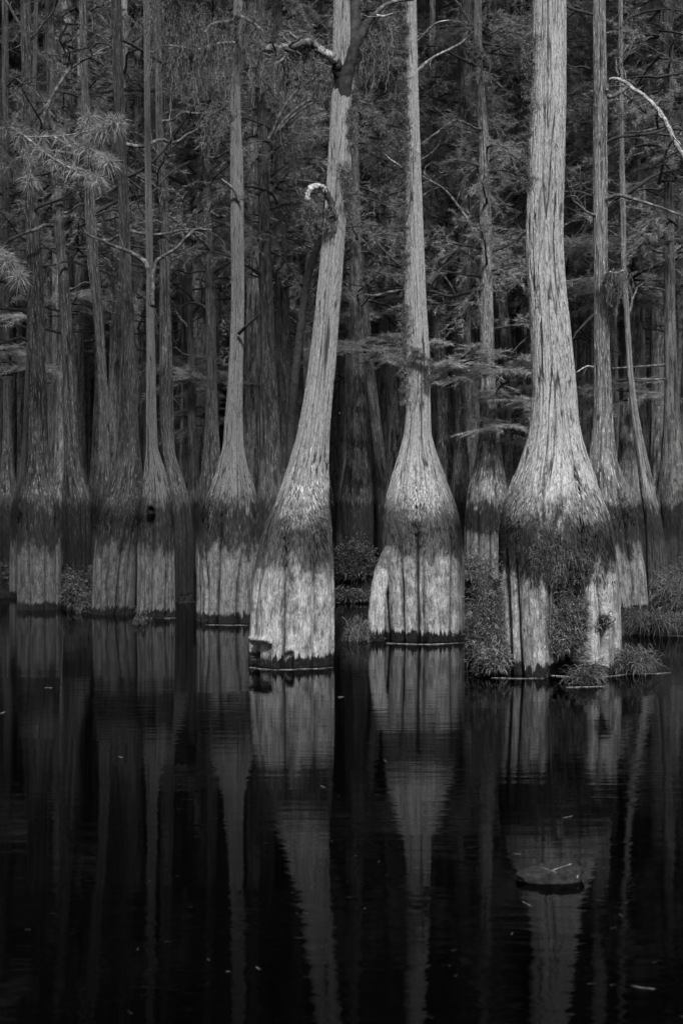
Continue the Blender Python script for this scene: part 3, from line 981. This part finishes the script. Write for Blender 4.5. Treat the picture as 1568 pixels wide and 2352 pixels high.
for (a, b, c) in (((1522, 292), (1480, 302), (1430, 306)), ((1522, 330), (1480, 350), (1440, 362)), ((1522, 410), (1470, 420), (1428, 436)), ((1524, 480), (1480, 505), (1432, 525)),
                  ((1524, 598), (1480, 618), (1440, 640)), ((1524, 838), (1470, 842), (1405, 846)), ((1526, 870), (1490, 872), (1450, 868)), ((1524, 668), (1490, 660), (1450, 662))):
    add_limb(t, [a + (0,), b + (-.3,), c + (-.5,)], 0.026, 0.008, 26.0, M['limb'], a[1], 4)
t = hero['L1']
add_limb(t, [(64, 720, 0), (45, 712, -.1), (20, 710, -.2), (-20, 712, -.2)], 0.026, 0.014, 20.6, M['limb_dark'], 41, 2)
add_limb(t, [(66, 782, 0), (45, 776, -.1), (22, 784, -.2), (-20, 796, -.2)], 0.026, 0.012, 20.6, M['limb_dark'], 42, 3)
add_limb(t, [(60, 640, 0), (30, 646, -.1), (-20, 640, -.2)], 0.05, 0.045, 20.6, M['limb_dark'], 43, 0)
add_limb(t, [(122, 520, .6), (105, 518, 0), (85, 528, -.4), (50, 540, -.4), (20, 556, -.4), (-15, 590, -.4)], 0.03, 0.018, 20.6, M['limb'], 44, 2)
t = hero['L7']
add_limb(t, [(437, 760, 0), (428, 745, 0), (415, 732, 0), (405, 715, 0)], 0.03, 0.012, 30.0, M['limb_pale'], 45, 1)
t = hero['L11']
add_limb(t, [(733, 421, -3), (700, 416, -3), (670, 414, -3), (640, 417, -2), (600, 424, -1.5)], 0.010, 0.008, 27.5, M['limb_pale'], 46, 2)
# long dark leaning dead stem behind the pale leaning tree
dk = root('dead_stem', P(668, 1150, 15.6) * np.array([1, 1, 0]), 'thin black dead stem leaning behind the left side of the leaning pale cypress', 'dead stem')
mbd = MB()
w = np.array([P(664, 1230, 15.6), P(668, 1000, 15.6), P(676, 880, 15.6), (P(690, 760, 15.6)), P(703, 660, 15.6), P(722, 585, 15.5), P(745, 520, 15.5), P(765, 330, 15.5)]) - np.array(dk.location)
tube(mbd, smooth_path(w, 60), np.linspace(.05, .038, 60), 10, 0, .25, np.random.RandomState(2))
mbd.obj('stem', [M['limb_dark']], dk)

# pale sprays of young foliage
for (key, x, y, dY, s, az) in (('H', 850, 790, -2.5, 1.0, .2), ('H2', 905, 800, -3, .8, 2.9), ('G', 1060, 812, -1.5, .9, 3.0), ('G', 1165, 830, -1.2, 1.1, 0), ('G', 1172, 905, -.8, .8, .2),
                               ('G', 1178, 960, -.8, .8, -.3), ('R3', 1170, 700, 2, 1.2, 1), ('F', 1450, 600, 2, 1.7, 2.5), ('F', 1490, 560, 3, 1.5, 1), ('F', 1420, 665, 3, 1.2, 1), ('F', 1440, 880, 3, 1.0, 2),
                               ('L1', 30, 810, 6, 1.2, 2), ('R1', 1010, 700, 3, 1.3, 1), ('H', 870, 690, 4, 1.6, 1), ('L2', 170, 690, 5, 1.1, 2), ('L7', 445, 830, 3, 1.3, 2),
                               ('L7', 470, 940, 3, 1.1, 2), ('R2', 1030, 540, 3, 1.7, 1), ('L8', 500, 860, 4, 1.3, 1)):
    t = hero[key]
    Yd = t.location.y + dY
    o = link(SPRAY[rngG.randint(3)], 'foliage', t, P(x, y, Yd) - np.array(t.location) - np.array([0, 0, .5 * s]))
    o.rotation_euler.z = az
    o.scale = (s, s, s * .55)

# ------------------------------------------------------------------ the wood behind: every trunk its own tree
rngB = np.random.RandomState(2024)
FAR = []
for v in range(8):
    r0 = [.13, .16, .2, .12, .17, .22, .15, .1][v]
    rb = r0 * [2.6, 2.2, 2.3, 3.0, 2.4, 1.9, 2.5, 3.2][v]
    lean = rngB.uniform(-.03, .03)
    prof = [(-.3, 0, rb * 1.05), (.3, 0, rb), (1.1, 0, rb * .95), (1.7, 0, rb * .75), (2.3, lean, r0 * 1.35), (3.4, lean * 2, r0 * 1.1), (6, lean * 4 + rngB.uniform(-.1, .1), r0),
            (10, lean * 8 + rngB.uniform(-.15, .15), r0 * .85), (20, lean * 12, r0 * .3)]
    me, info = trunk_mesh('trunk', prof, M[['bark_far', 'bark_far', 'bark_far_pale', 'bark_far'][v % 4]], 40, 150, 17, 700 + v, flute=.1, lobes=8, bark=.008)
    FAR.append((me, info))


def ordinal(n):
    return ['first', 'second', 'third', 'fourth', 'fifth', 'sixth', 'seventh', 'eighth', 'ninth', 'tenth', 'eleventh', 'twelfth', 'thirteenth', 'fourteenth', 'fifteenth', 'sixteenth',
            'seventeenth', 'eighteenth', 'nineteenth', 'twentieth'][n] if n < 20 else '%dth' % (n + 1)


pos = [(t.location.x, t.location.y) for t in hero.values()]
spots = []
tries = 0
while len(spots) < 300 and tries < 20000:
    tries += 1
    Y = 29 + 54 * rngB.rand() ** 0.8
    hw = Y * 0.24 * 1.18 + 1.0
    x = rngB.uniform(-hw, hw)
    if all((x - a) ** 2 + ((Y - b) * .8) ** 2 > 1.1 ** 2 for a, b in pos):
        pos.append((x, Y))
        spots.append((x, Y))
for (x, Y) in [(-9, 17), (-11, 21), (-8.5, 25), (-13, 26), (-12, 14), (-10, 10), (9, 18), (8, 23), (12, 20), (11, 26), (-7.2, 19.5), (7.6, 20), (10, 14)]:
    spots.append((x, Y))
gap_edges = sorted([(v[0], k, v[1]) for k, v in NM.items() if k in ('A', 'B', 'C', 'L1', 'L4', 'L9', 'G', 'F')])
byg = {}
for s in spots:
    X = 784 + s[0] / s[1] * F
    g_ = sum(1 for e in gap_edges if e[0] < X)
    byg.setdefault(g_, []).append((X, s))
for g_, L in byg.items():
    L.sort()
    inn = [q for q in L if -15 <= q[0] <= 1583]
    for n, (X, (x, Y)) in enumerate(L):
        if X < -15 or X > 1583:
            lab = 'cypress beyond the %s edge of the view' % ('left' if X < 784 else 'right')
            grp = 'cypresses beyond the %s edge' % ('left' if X < 784 else 'right')
        else:
            k = inn.index((X, (x, Y))) if (X, (x, Y)) in inn else 0
            far = 'distant' if Y > 45 else 'background'
            if g_ == 0:
                lab = '%s cypress, %s from left, left of %s' % (far, ordinal(k), gap_edges[0][2])
            elif g_ == len(gap_edges):
                lab = '%s cypress, %s from left, right of %s' % (far, ordinal(k), gap_edges[-1][2])
            else:
                lab = '%s cypress, %s from left between %s and %s' % (far, ordinal(k), gap_edges[g_ - 1][2].replace('the ', ''), gap_edges[g_][2].replace('the ', ''))
            grp = 'background cypresses of the flooded wood'
        me, info = FAR[rngB.randint(8)]
        t = root('cypress_tree', (x, Y, 0), lab, 'tree', grp)
        t.rotation_euler.z = rngB.rand() * 2 * PI
        o = link(me, 'trunk', t)
        sc_ = rngB.uniform(.8, 1.2)
        o.scale = (sc_, sc_, 1)
        outside = X < -15 or X > 1583
        if Y < 50 and not outside:
            put_limbs(t, info, 9, 4.5, 15, rngB)
        if outside or rngB.rand() < .3:
            put_crown(t, rngB.uniform(14, 18), CROWN_HI, rngB.uniform(.8, 1.2), rngB)
        if not outside and rngB.rand() < .8:
            put_crown(t, rngB.uniform(5.2, 8.5) * max(1, Y / 40), CROWN_LO, rngB.uniform(.8, 1.25) * max(1, Y / 50), rngB)
            if rngB.rand() < .3:
                put_crown(t, rngB.uniform(8, 12) * max(1, Y / 40), CROWN_LO, rngB.uniform(.8, 1.25) * max(1, Y / 50), rngB)

# two cypresses added out of view on the left to shade the left group
for (x, Y, z, s_) in ((-4.7, 13.6, 8.6, .85), (-5.9, 15.4, 8.2, .95)):
    t = root('cypress_tree', (x, Y, 0), 'cypress beyond the left edge of the view', 'tree', 'cypresses beyond the left edge')
    link(FAR[2][0], 'trunk', t)
    put_crown(t, z, CROWN_HI, s_, rngB)

# closing mass of far-off wood
rf = np.random.RandomState(9)
mbf = MB()
n = 150000
Pf = np.stack([rf.uniform(-52, 52, n), rf.uniform(84, 98, n), rf.rand(n) ** 1.35 * 36], 1)
needles(mbf, Pf, rf.randn(n, 3), rf.uniform(.4, .9, n), .3, rf)
n = 90000
Pf = np.stack([rf.uniform(-52, 52, n), rf.uniform(80, 99, n), rf.rand(n) * 11], 1)
needles(mbf, Pf, rf.randn(n, 3), rf.uniform(.4, .9, n), .34, rf)
n = 640000
Pf = np.stack([rf.uniform(-27, 27, n), rf.uniform(66, 83, n), 8 + rf.rand(n) * 26], 1)
clot = vnoise(Pf[:, 0] / 54 + .5, Pf[:, 2] * .5, 26, 50) + .6 * vnoise(Pf[:, 0] / 54 + .5, Pf[:, 2] * 1.2, 70, 51)
Pf = Pf[clot > .55]
needles(mbf, Pf, rf.randn(len(Pf), 3), rf.uniform(.2, .45, len(Pf)), .055, rf, 1)
tag(mbf.obj('far_woodland', [M['leaf_dark'], M['leaf_far']], None, False), 'dense far-off wood closing the view behind all the trunks', 'woodland', None, 'stuff')

# ------------------------------------------------------------------ spanish moss
def moss(x, y, Yd, s, ln, label, v=0):
    o = link(MOSS[v % 4], 'spanish_moss', None, P(x, y, Yd))
    o.scale = (s, s, ln)
    o.rotation_euler.z = v
    return tag(o, label, 'spanish moss', 'spanish moss hanging in the trees')


def moss_run(pts, Yd, n, ln, label, seed, spread=.05, dens=26):
    """a curtain of moss along a path, one thing"""
    rng = np.random.RandomState(seed)
    path = smooth_path([P(a, b, Yd + (c if c else 0)) for a, b, c in pts], n)
    o0 = path[0].copy()
    mb = MB()
    for p in path:
        l = ln * rng.uniform(.15, 1.1) ** 1.3
        k, m = 12, dens
        st = np.cumsum(rng.randn(m, k, 3) * np.array([.013, .013, 0]), 1)
        t = np.linspace(0, 1, k)
        b = rng.randn(m, 3) * spread
        l2 = l * rng.uniform(.3, 1, m)
        Pt = (p - o0 + b)[:, None, :] + st
        Pt[..., 2] -= l2[:, None] * t + rng.randn(m, k) * .01
        S = unit(rng.randn(m, 1, 3) * np.array([1, 1, .2])) * .003
        V = np.stack([Pt - S, Pt + S], 2).reshape(-1, 3)
        i, j = np.meshgrid(np.arange(m), np.arange(k - 1), indexing='ij')
        o = i * k * 2 + j * 2
        mb.add(V, np.stack([o, o + 1, o + 3, o + 2], -1).reshape(-1, 4))
        ii = rng.randint(0, m, m * 22)
        jj = rng.randint(0, k, len(ii))
        needles(mb, Pt[ii, jj] + rng.randn(len(ii), 3) * .008, rng.randn(len(ii), 3) + np.array([0, 0, -.4]), rng.uniform(.02, .05, len(ii)), .0045, rng)
    ob = mb.obj('spanish_moss', [M['moss']], None, False)
    ob.location = o0
    return tag(ob, label, 'spanish moss', 'spanish moss hanging in the trees')


moss_run([(704, 462, -.34), (709, 470, -.34), (716, 472, -.3)], YA, 5, .5, 'wispy moss hanging from the white hooked stub', 1, .022, 13)
moss_run([(888, 46, -.1), (872, 62, -.1), (860, 85, -.12), (850, 110, -.14)], YA, 9, .58, 'thick moss draped from the dark right fork of the leaning pale cypress', 2, .045, 26)
moss_run([(818, 190, -.1), (812, 250, -.1), (807, 330, -.1)], YA, 9, .13, 'moss fringe down the right edge of the leaning pale trunk', 3, .014, 8)
moss_run([(793, 372, -.18), (799, 420, -.15), (800, 455, -.15)], YA, 6, .14, 'moss tuft on the right side opposite the hooked stub', 4, .02, 8)
moss_run([(762, 480, -.22), (758, 500, -.2), (748, 520, -.15)], YA, 5, .16, 'dark moss at the root of the hooked stub', 5, .02, 7)
moss_run([(722, 98, -.3), (710, 100, -.3), (695, 104, -.35), (672, 112, -.4)], YA, 9, .34, 'dense moss over the bend of the broken left limb', 6, .03, 12)
moss_run([(655, 115, -.55), (630, 115, -.6), (606, 112, -.6)], YA, 6, .3, 'thin moss below the blunt end of the broken left limb', 7, .03, 6)
moss_run([(925, 0, -.13), (925, 150, -.13), (928, 300, -.13), (927, 450, -.13), (926, 640, -.14)], YB, 40, .11, 'long moss fringe down the left edge of the middle cypress', 8, .014, 9)
moss_run([(945, 800, -.24), (965, 815, -.26), (984, 835, -.2), (982, 880, -.2)], YB, 9, .14, 'moss collar slung round the middle cypress', 9, .015, 9)
moss_run([(930, 700, -.2), (929, 800, -.2), (929, 920, -.2)], YB, 12, .10, 'short moss on the lower left edge of the middle cypress', 10, .018, 10)
moss_run([(1217, 90, -.1), (1212, 200, -.1), (1206, 370, -.12), (1204, 430, -.12)], YC, 22, .13, 'moss tufts down the left edge of the thickest cypress', 11, .015, 5)
moss_run([(1395, 632, -.3), (1410, 632, -.4), (1426, 628, -.5)], 20.0, 6, .75, 'moss veil hanging from the white stub of the lichen-spotted cypress', 12, .04, 26)
moss_run([(594, 72, -.5), (570, 52, -.4), (548, 45, -.3)], 18.6, 8, .7, 'moss curtain under the right arm above the broad banded cypress', 13, .10, 13)
moss_run([(474, 80, -.5), (490, 62, -.4), (520, 56, -.3)], 18.6, 8, .9, 'moss curtain under the left arm above the broad banded cypress', 14, .10, 13)
moss_run([(380, 108, -.5), (415, 112, -.5), (440, 118, -.4), (470, 110, -.4), (530, 106, -.2)], 18.6, 16, .9, 'long moss curtain along the level lichened limb', 15, .10, 12)
moss_run([(478, 268, -.3), (500, 260, -.3), (525, 262, -.2)], 18.6, 7, .55, 'moss under the short crooked limb halfway up the broad banded cypress', 16, .08, 11)
moss_run([(330, 30, 0), (370, 55, 0), (400, 60, 0), (450, 40, 0)], 18.0, 12, .8, 'topmost moss mass left of the broad banded cypress', 17, .2, 16)
moss_run([(600, 130, 0), (650, 170, 0), (700, 160, 0), (735, 190, 0)], 16.5, 9, .8, 'loose moss behind the broken left limb', 18, .2, 12)

# ------------------------------------------------------------------ pine boughs at the left
rp = np.random.RandomState(31)
STEMS = [[(-60, 300, 0), (0, 298, -.2), (40, 297, -.4), (60, 315, -.5), (125, 315, -.6), (190, 305, -.8), (205, 275, -.8)], [(60, 315, -.5), (90, 340, -.6), (130, 370, -.7), (180, 395, -.8), (225, 415, -.9)],
         [(40, 297, -.4), (55, 340, -.4), (70, 380, -.5), (72, 420, -.5)], [(125, 315, -.6), (170, 340, -.7), (210, 345, -.8), (250, 375, -.9)], [(0, 298, -.2), (-10, 350, 0), (30, 385, 0)],
         [(190, 305, -.8), (240, 300, -.9), (270, 285, -1)]]
for (x0, y0, stems, lab) in ((-60, 300, STEMS, 'large overhanging pine bough with fans of long needles at the upper left'),
                             (-60, 570, [[(-60, 570, .3), (-10, 575, .2), (20, 600, 0)], [(-10, 575, .2), (10, 610, .1), (45, 640, 0)]], 'small pine bough poking in at the left edge below the large one')):
    pn = root('pine_bough', P(x0, y0, 17.5), lab, 'pine bough')
    o0 = np.array(pn.location)
    mbp, mbn = MB(), MB()
    for st in stems:
        p = smooth_path(np.array([P(a, b, 17.5 + c) for a, b, c in st]) - o0, 26)
        tube(mbp, p, np.linspace(.016, .006, 26), 6, 0, .2, rp)
        for e in list(p[6::3]) + [p[-1]] * 3:
            m = 70
            needles(mbn, np.repeat(e[None], m, 0) + rp.randn(m, 3) * .02, unit(rp.randn(m, 3) + np.array([.2, 0, -.1])), rp.uniform(.12, .22, m), .0055, rp, 0, .25)
    mbp.obj('bough', [M['limb_pale']], pn)
    mbn.obj('needles', [M['pine']], pn, False)

# ------------------------------------------------------------------ hummocks, shrubs, straw
mound('hummock', *P(1400, 0, 13.35)[:2], .5, .35, .05, 1)
CL = {}
SH = 'leafy plants on the hummocks'


def clump(name, x, ybase, Yd, rx, ry, rz, n, label, seed, mat='shrub', L=.07, W=.014, droop=.35, hang=False, zoff=None, stems=40, cat='shrub'):
    me = leaf_clump_mesh(name, rx, ry, rz, n, seed, M[mat], L, W, droop, hang, stems)
    p = P(x, ybase, Yd)
    o = link(me, name, None, p)
    return tag(o, label, cat, SH)


def dome(name, x, ybase, Yd, rx, ry, rz, seed):
    p = P(x, ybase, Yd)
    return mound(name, p[0], p[1], rx, ry, rz + max(0, p[2]), seed)


# at the foot of the thickest cypress
dome('hummock', 1118, 1545, 13.35, .17, .25, .75, 5)
clump('fern_bush', 1118, 1545, 13.05, .20, .22, 1.0, 8500, 'tall ferny bush against the left side of the thickest cypress', 61, L=.05, W=.0065, stems=80)
clump('fern_bush', 1140, 1540, 12.75, .13, .12, .2, 900, 'small bright ferny tuft at the left foot of the thickest cypress', 62, L=.06, W=.010)
dome('hummock', 1300, 1540, 13.25, .22, .25, .72, 6)
clump('fern_bush', 1295, 1500, 12.84, .27, .14, .66, 8500, 'bright ferny bush filling the hollow of the thickest cypress', 63, L=.05, W=.007, stems=80)
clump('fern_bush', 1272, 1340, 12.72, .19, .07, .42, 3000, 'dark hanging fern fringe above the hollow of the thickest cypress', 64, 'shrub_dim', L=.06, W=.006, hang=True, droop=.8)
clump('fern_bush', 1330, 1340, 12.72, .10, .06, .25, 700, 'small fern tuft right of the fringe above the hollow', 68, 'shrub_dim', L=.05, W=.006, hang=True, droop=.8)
clump('grass_tuft', 1345, 1580, 12.25, .13, .1, .22, 420, 'drooping straw tuft in the water before the hollow', 65, 'straw', .14, .007, .5)
clump('fern_bush', 1385, 1440, 12.78, .06, .05, .12, 300, 'tiny leafy tuft on the right leg of the thickest cypress', 66, L=.04, W=.009)
# slope of roots and straw running right from it
dome('hummock', 1455, 1545, 13.2, .30, .30, .14, 7)
clump('straw_heap', 1448, 1538, 13.0, .26, .2, .20, 1800, 'matted straw slope on the right of the thickest cypress', 67, 'straw', .09, .007, .5, stems=60, cat='straw')
# right bank
dome('bank', 1640, 1440, 18.2, 1.0, 1.4, .55, 8)
for i, (x, y, Yd, rx, rz, nn, lab) in enumerate(((1510, 1440, 16.6, .38, .16, 2200, 'low matted straw in front of the right bank'), (1575, 1400, 17.4, .40, .45, 3200, 'straw covered crest of the right bank'),
                                                  (1590, 1355, 18.2, .4, .32, 1800, 'leafy top of the right bank at the right edge'), (1465, 1448, 16.9, .3, .08, 1300, 'flat straw at the foot of the lichen-spotted cypress'))):
    clump('straw_heap', x, y, Yd, rx, .35, rz, nn, lab, 80 + i, 'straw', .12, .007, .5, stems=60, cat='straw')
# between the leaning and the middle cypresses
dome('hummock', 815, 1345, 23.2, .42, .3, .35, 9)
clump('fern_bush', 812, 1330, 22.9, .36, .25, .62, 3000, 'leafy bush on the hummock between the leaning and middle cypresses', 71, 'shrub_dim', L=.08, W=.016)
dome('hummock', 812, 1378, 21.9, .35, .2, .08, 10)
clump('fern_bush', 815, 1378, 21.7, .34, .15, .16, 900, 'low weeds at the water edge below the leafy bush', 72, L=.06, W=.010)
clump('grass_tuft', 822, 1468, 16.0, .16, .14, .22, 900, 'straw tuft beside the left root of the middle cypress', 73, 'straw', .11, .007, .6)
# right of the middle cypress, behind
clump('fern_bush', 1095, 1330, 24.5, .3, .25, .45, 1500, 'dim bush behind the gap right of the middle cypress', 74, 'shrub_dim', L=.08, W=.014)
dome('hummock', 1098, 1350, 24.8, .4, .4, .3, 15)
# left side
dome('hummock', 178, 1405, 20.6, .22, .3, .45, 11)
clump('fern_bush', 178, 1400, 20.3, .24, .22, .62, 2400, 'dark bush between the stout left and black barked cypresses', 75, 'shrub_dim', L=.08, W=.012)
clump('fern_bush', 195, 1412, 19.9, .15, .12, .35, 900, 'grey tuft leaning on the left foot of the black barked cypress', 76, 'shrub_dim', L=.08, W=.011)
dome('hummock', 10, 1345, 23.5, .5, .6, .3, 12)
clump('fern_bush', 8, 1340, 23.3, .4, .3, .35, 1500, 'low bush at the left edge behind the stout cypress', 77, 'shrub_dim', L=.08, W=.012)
dome('hummock', 425, 1385, 21.9, .22, .2, .12, 13)
clump('grass_tuft', 322, 1450, 18.1, .07, .07, .30, 500, 'mossy stub sticking out of the water before the forked cypress', 78, 'straw', .06, .008, .7)
dome('hummock', 318, 1440, 18.25, .16, .12, .10, 14)

# far low bank that closes the water
mound('far_bank', 0, 66, 40, 9, 1.0, 20)

# ------------------------------------------------------------------ floating log, twigs
lg = root('floating_log', P(1266, 2036, 5.87 + .1) * np.array([1, 1, 0]), 'dark waterlogged chunk of wood floating in the foreground', 'log')
rl = np.random.RandomState(3)
n, k = 96, 40
th = np.arange(n) / n * 2 * PI
V = []
for i in range(k + 1):
    t = i / k
    ct = math.cos(t * PI / 2) if t > .45 else 1 - .03 * (1 - t)
    zz = -.04 + .082 * math.sin(min(1, t * 1.25) * PI / 2)
    rad = (1.0 if t < .4 else math.sqrt(max(0, 1 - ((t - .4) / .6) ** 2.2)))
    nz = .80 + .3 * vnoise(th / 2 / PI, np.full(n, t * 2.0), 7, 3) + .12 * vnoise(th / 2 / PI, np.full(n, t * 6.0), 19, 4)
    x = .136 * rad * nz * np.sign(np.cos(th)) * np.abs(np.cos(th)) ** .8
    y = .085 * rad * nz * np.sin(th)
    z = zz + .022 * (vnoise(y * 2.2 + .5, x * 9, 13, 8) - .5) * min(1, t * 3) + .010 * (vnoise(y * 6 + .5, x * 30, 37, 9) - .5) + .012 * (vnoise(x * 3 + 5, y * 40, 13, 5) - .5) * t + x * .07 * t - .014 * t * np.exp(-((x + .03 + y * .4) / .012) ** 2)
    V.append(np.stack([x, y, z], 1))
V = np.array(V).reshape(-1, 3)
i, j = np.meshgrid(np.arange(k), np.arange(n), indexing='ij')
q = np.stack([i * n + j, i * n + (j + 1) % n, (i + 1) * n + (j + 1) % n, (i + 1) * n + j], -1).reshape(-1, 4)
mbl = MB()
mbl.add(V, q)
mbl.obj('log_wood', [wood_mat('waterlogged_wood', 0.002, 0.013, 70, 0.016)], lg)
for (pts, r_) in (([(-.02, -.06, .045), (.03, -.055, .062), (.08, -.03, .07)], .0012), ([(.02, -.075, .03), (.0, -.07, .05), (-.05, -.03, .058)], .0009), ([(.1, -.03, .05), (.108, -.035, .035), (.1, -.06, .02)], .0016)):
    m_ = MB()
    tube(m_, smooth_path(pts, 10), r_, 5)
    m_.obj('rootlet', [M['limb_pale']], lg)

TW = [  # x0, y0, x1, y1, bow, radius px, label
 (1200, 2075, 1223, 2087, 0, 1.0, 'pale twig floating just before the floating log'), (1451, 2270, 1508, 2278, 1.5, .9, 'long thin straw floating at the lower right'),
 (587, 2226, 598, 2233, 1, 1.0, 'short bent pale twig floating at the lower centre left'), (518, 2237, 528, 2238, 0, .7, 'tiny faint straw left of the short bent twig'),
 (1293, 1881, 1316, 1876, 1, .8, 'thin straw floating above the log'), (272, 1740, 282, 1743, 0, .9, 'tiny pale twig in the left water'), (0, 1640, 12, 1637, 0, 1.2, 'pale twig at the left edge of the water'),
 (882, 1747, 888, 1752, 1, .7, 'tiny curled straw below the middle cypress'), (735, 1806, 748, 1811, 1, .8, 'small straw floating below the leaning pale cypress'), (775, 1603, 790, 1602, 0, .8, 'straw right of the foot of the leaning cypress'),
 (102, 1581, 120, 1581, 0, .6, 'faint straw before the stout left cypress'), (1180, 1965, 1200, 1966, 0, .5, 'faint straw left above the log'),
 (572, 1534, 640, 1540, 1, 1.0, 'line of pale debris at the left foot of the leaning cypress'), (642, 1539, 765, 1534, 1, 1.0, 'line of pale debris at the right foot of the leaning cypress'),
 (886, 1478, 1072, 1477, 3, 1.1, 'long line of pale debris along the foot of the middle cypress'), (790, 1462, 892, 1468, -1, 1.0, 'pale straw line left of the middle cypress'),
 (1128, 1558, 1250, 1559, 1, 1.1, 'pale stick along the left foot of the thickest cypress'), (1266, 1553, 1314, 1556, 0, 1.8, 'thick pale stick before the hollow'), (1300, 1580, 1388, 1578, 0, 1.2, 'pale stick under the drooping straw tuft'),
 (1370, 1556, 1440, 1550, 1, 1.0, 'pale stick at the right foot of the thickest cypress'), (1440, 1549, 1540, 1546, 1, 1.0, 'thin stick reaching to the right from the straw slope'),
 (470, 1436, 570, 1437, 0, .6, 'faint debris line at the foot of the broad banded cypress'), (320, 1421, 405, 1420, 0, .6, 'faint debris line at the foot of the forked cypress'),
 (406, 1381, 446, 1381, 0, .7, 'thin straw in the gap right of the forked cypress'), (1425, 1452, 1568, 1462, 1, .9, 'thin debris line before the right bank'), (770, 1384, 840, 1383, 0, .8, 'thin debris line below the low weeds')]
for n, (x0, y0, x1, y1, bow, rr, lab) in enumerate(TW):
    r_ = np.random.RandomState(n)
    def ws(x, y):
        Y = H * F / (y - YH)
        return np.array([(x - 784) / F * Y, Y, 0.004])
    pts = [ws(x0 + (x1 - x0) * s_, y0 + (y1 - y0) * s_ + bow * math.sin(s_ * PI) + (r_.uniform(-.5, .5) if 0 < s_ < 1 else 0)) for s_ in np.linspace(0, 1, 6)]
    Yd = pts[0][1]
    m_ = MB()
    c0 = pts[0].copy()
    pp = smooth_path(np.array(pts) - c0, 24)
    rad = 0.72 * rr * Yd / F * np.interp(np.linspace(0, 1, 24), [0, .2, .8, 1], [.5, 1, .8, .3]) * r_.uniform(.25, 1.15, 24)
    tube(m_, pp, rad, 5)
    o = m_.obj('floating_twig', [M['twig']])
    o.location = c0
    tag(o, lab, 'twig', 'twigs and straws floating on the water')

# drift of fallen needles and specks on the water, mostly round the feet of the trees
rw = np.random.RandomState(12)
mbw = MB()
cs = []
for (x, y, w, k) in ((670, 1545, 120, 60), (980, 1484, 110, 60), (1290, 1568, 150, 110), (520, 1442, 80, 40), (360, 1428, 60, 30), (1480, 1475, 90, 60), (820, 1475, 40, 30)):
    cs.append(np.stack([x + rw.randn(k) * w * .55, y + np.abs(rw.randn(k)) * 9], 1))
cs.append(np.stack([rw.uniform(0, 1568, 170), 1440 + 912 * rw.rand(170) ** 1.5], 1))
cs = np.concatenate(cs)
Yw = H * F / (cs[:, 1] - YH)
Pw = np.stack([(cs[:, 0] - 784) / F * Yw, Yw, np.full(len(cs), .003)], 1)
Dw = rw.randn(len(cs), 3) * np.array([1, .6, 0])
Dw = unit(Dw)
Sw = np.stack([-Dw[:, 1], Dw[:, 0], np.zeros(len(cs))], 1) * .0018
Lw = rw.uniform(.008, .03, (len(cs), 1))
V = np.stack([Pw - Sw, Pw + Sw, Pw + Dw * Lw + Sw * .3 + [0, 0, .002], Pw + Dw * Lw - Sw * .3 + [0, 0, .002]], 1).reshape(-1, 3)
b_ = np.arange(len(cs))[:, None] * 4
mbw.add(V, np.hstack([b_, b_ + 1, b_ + 2, b_ + 3]))
tag(mbw.obj('needle_litter', [M['straw']], None, False), 'fallen needles and specks drifting on the dark water', 'needle litter', None, 'stuff')
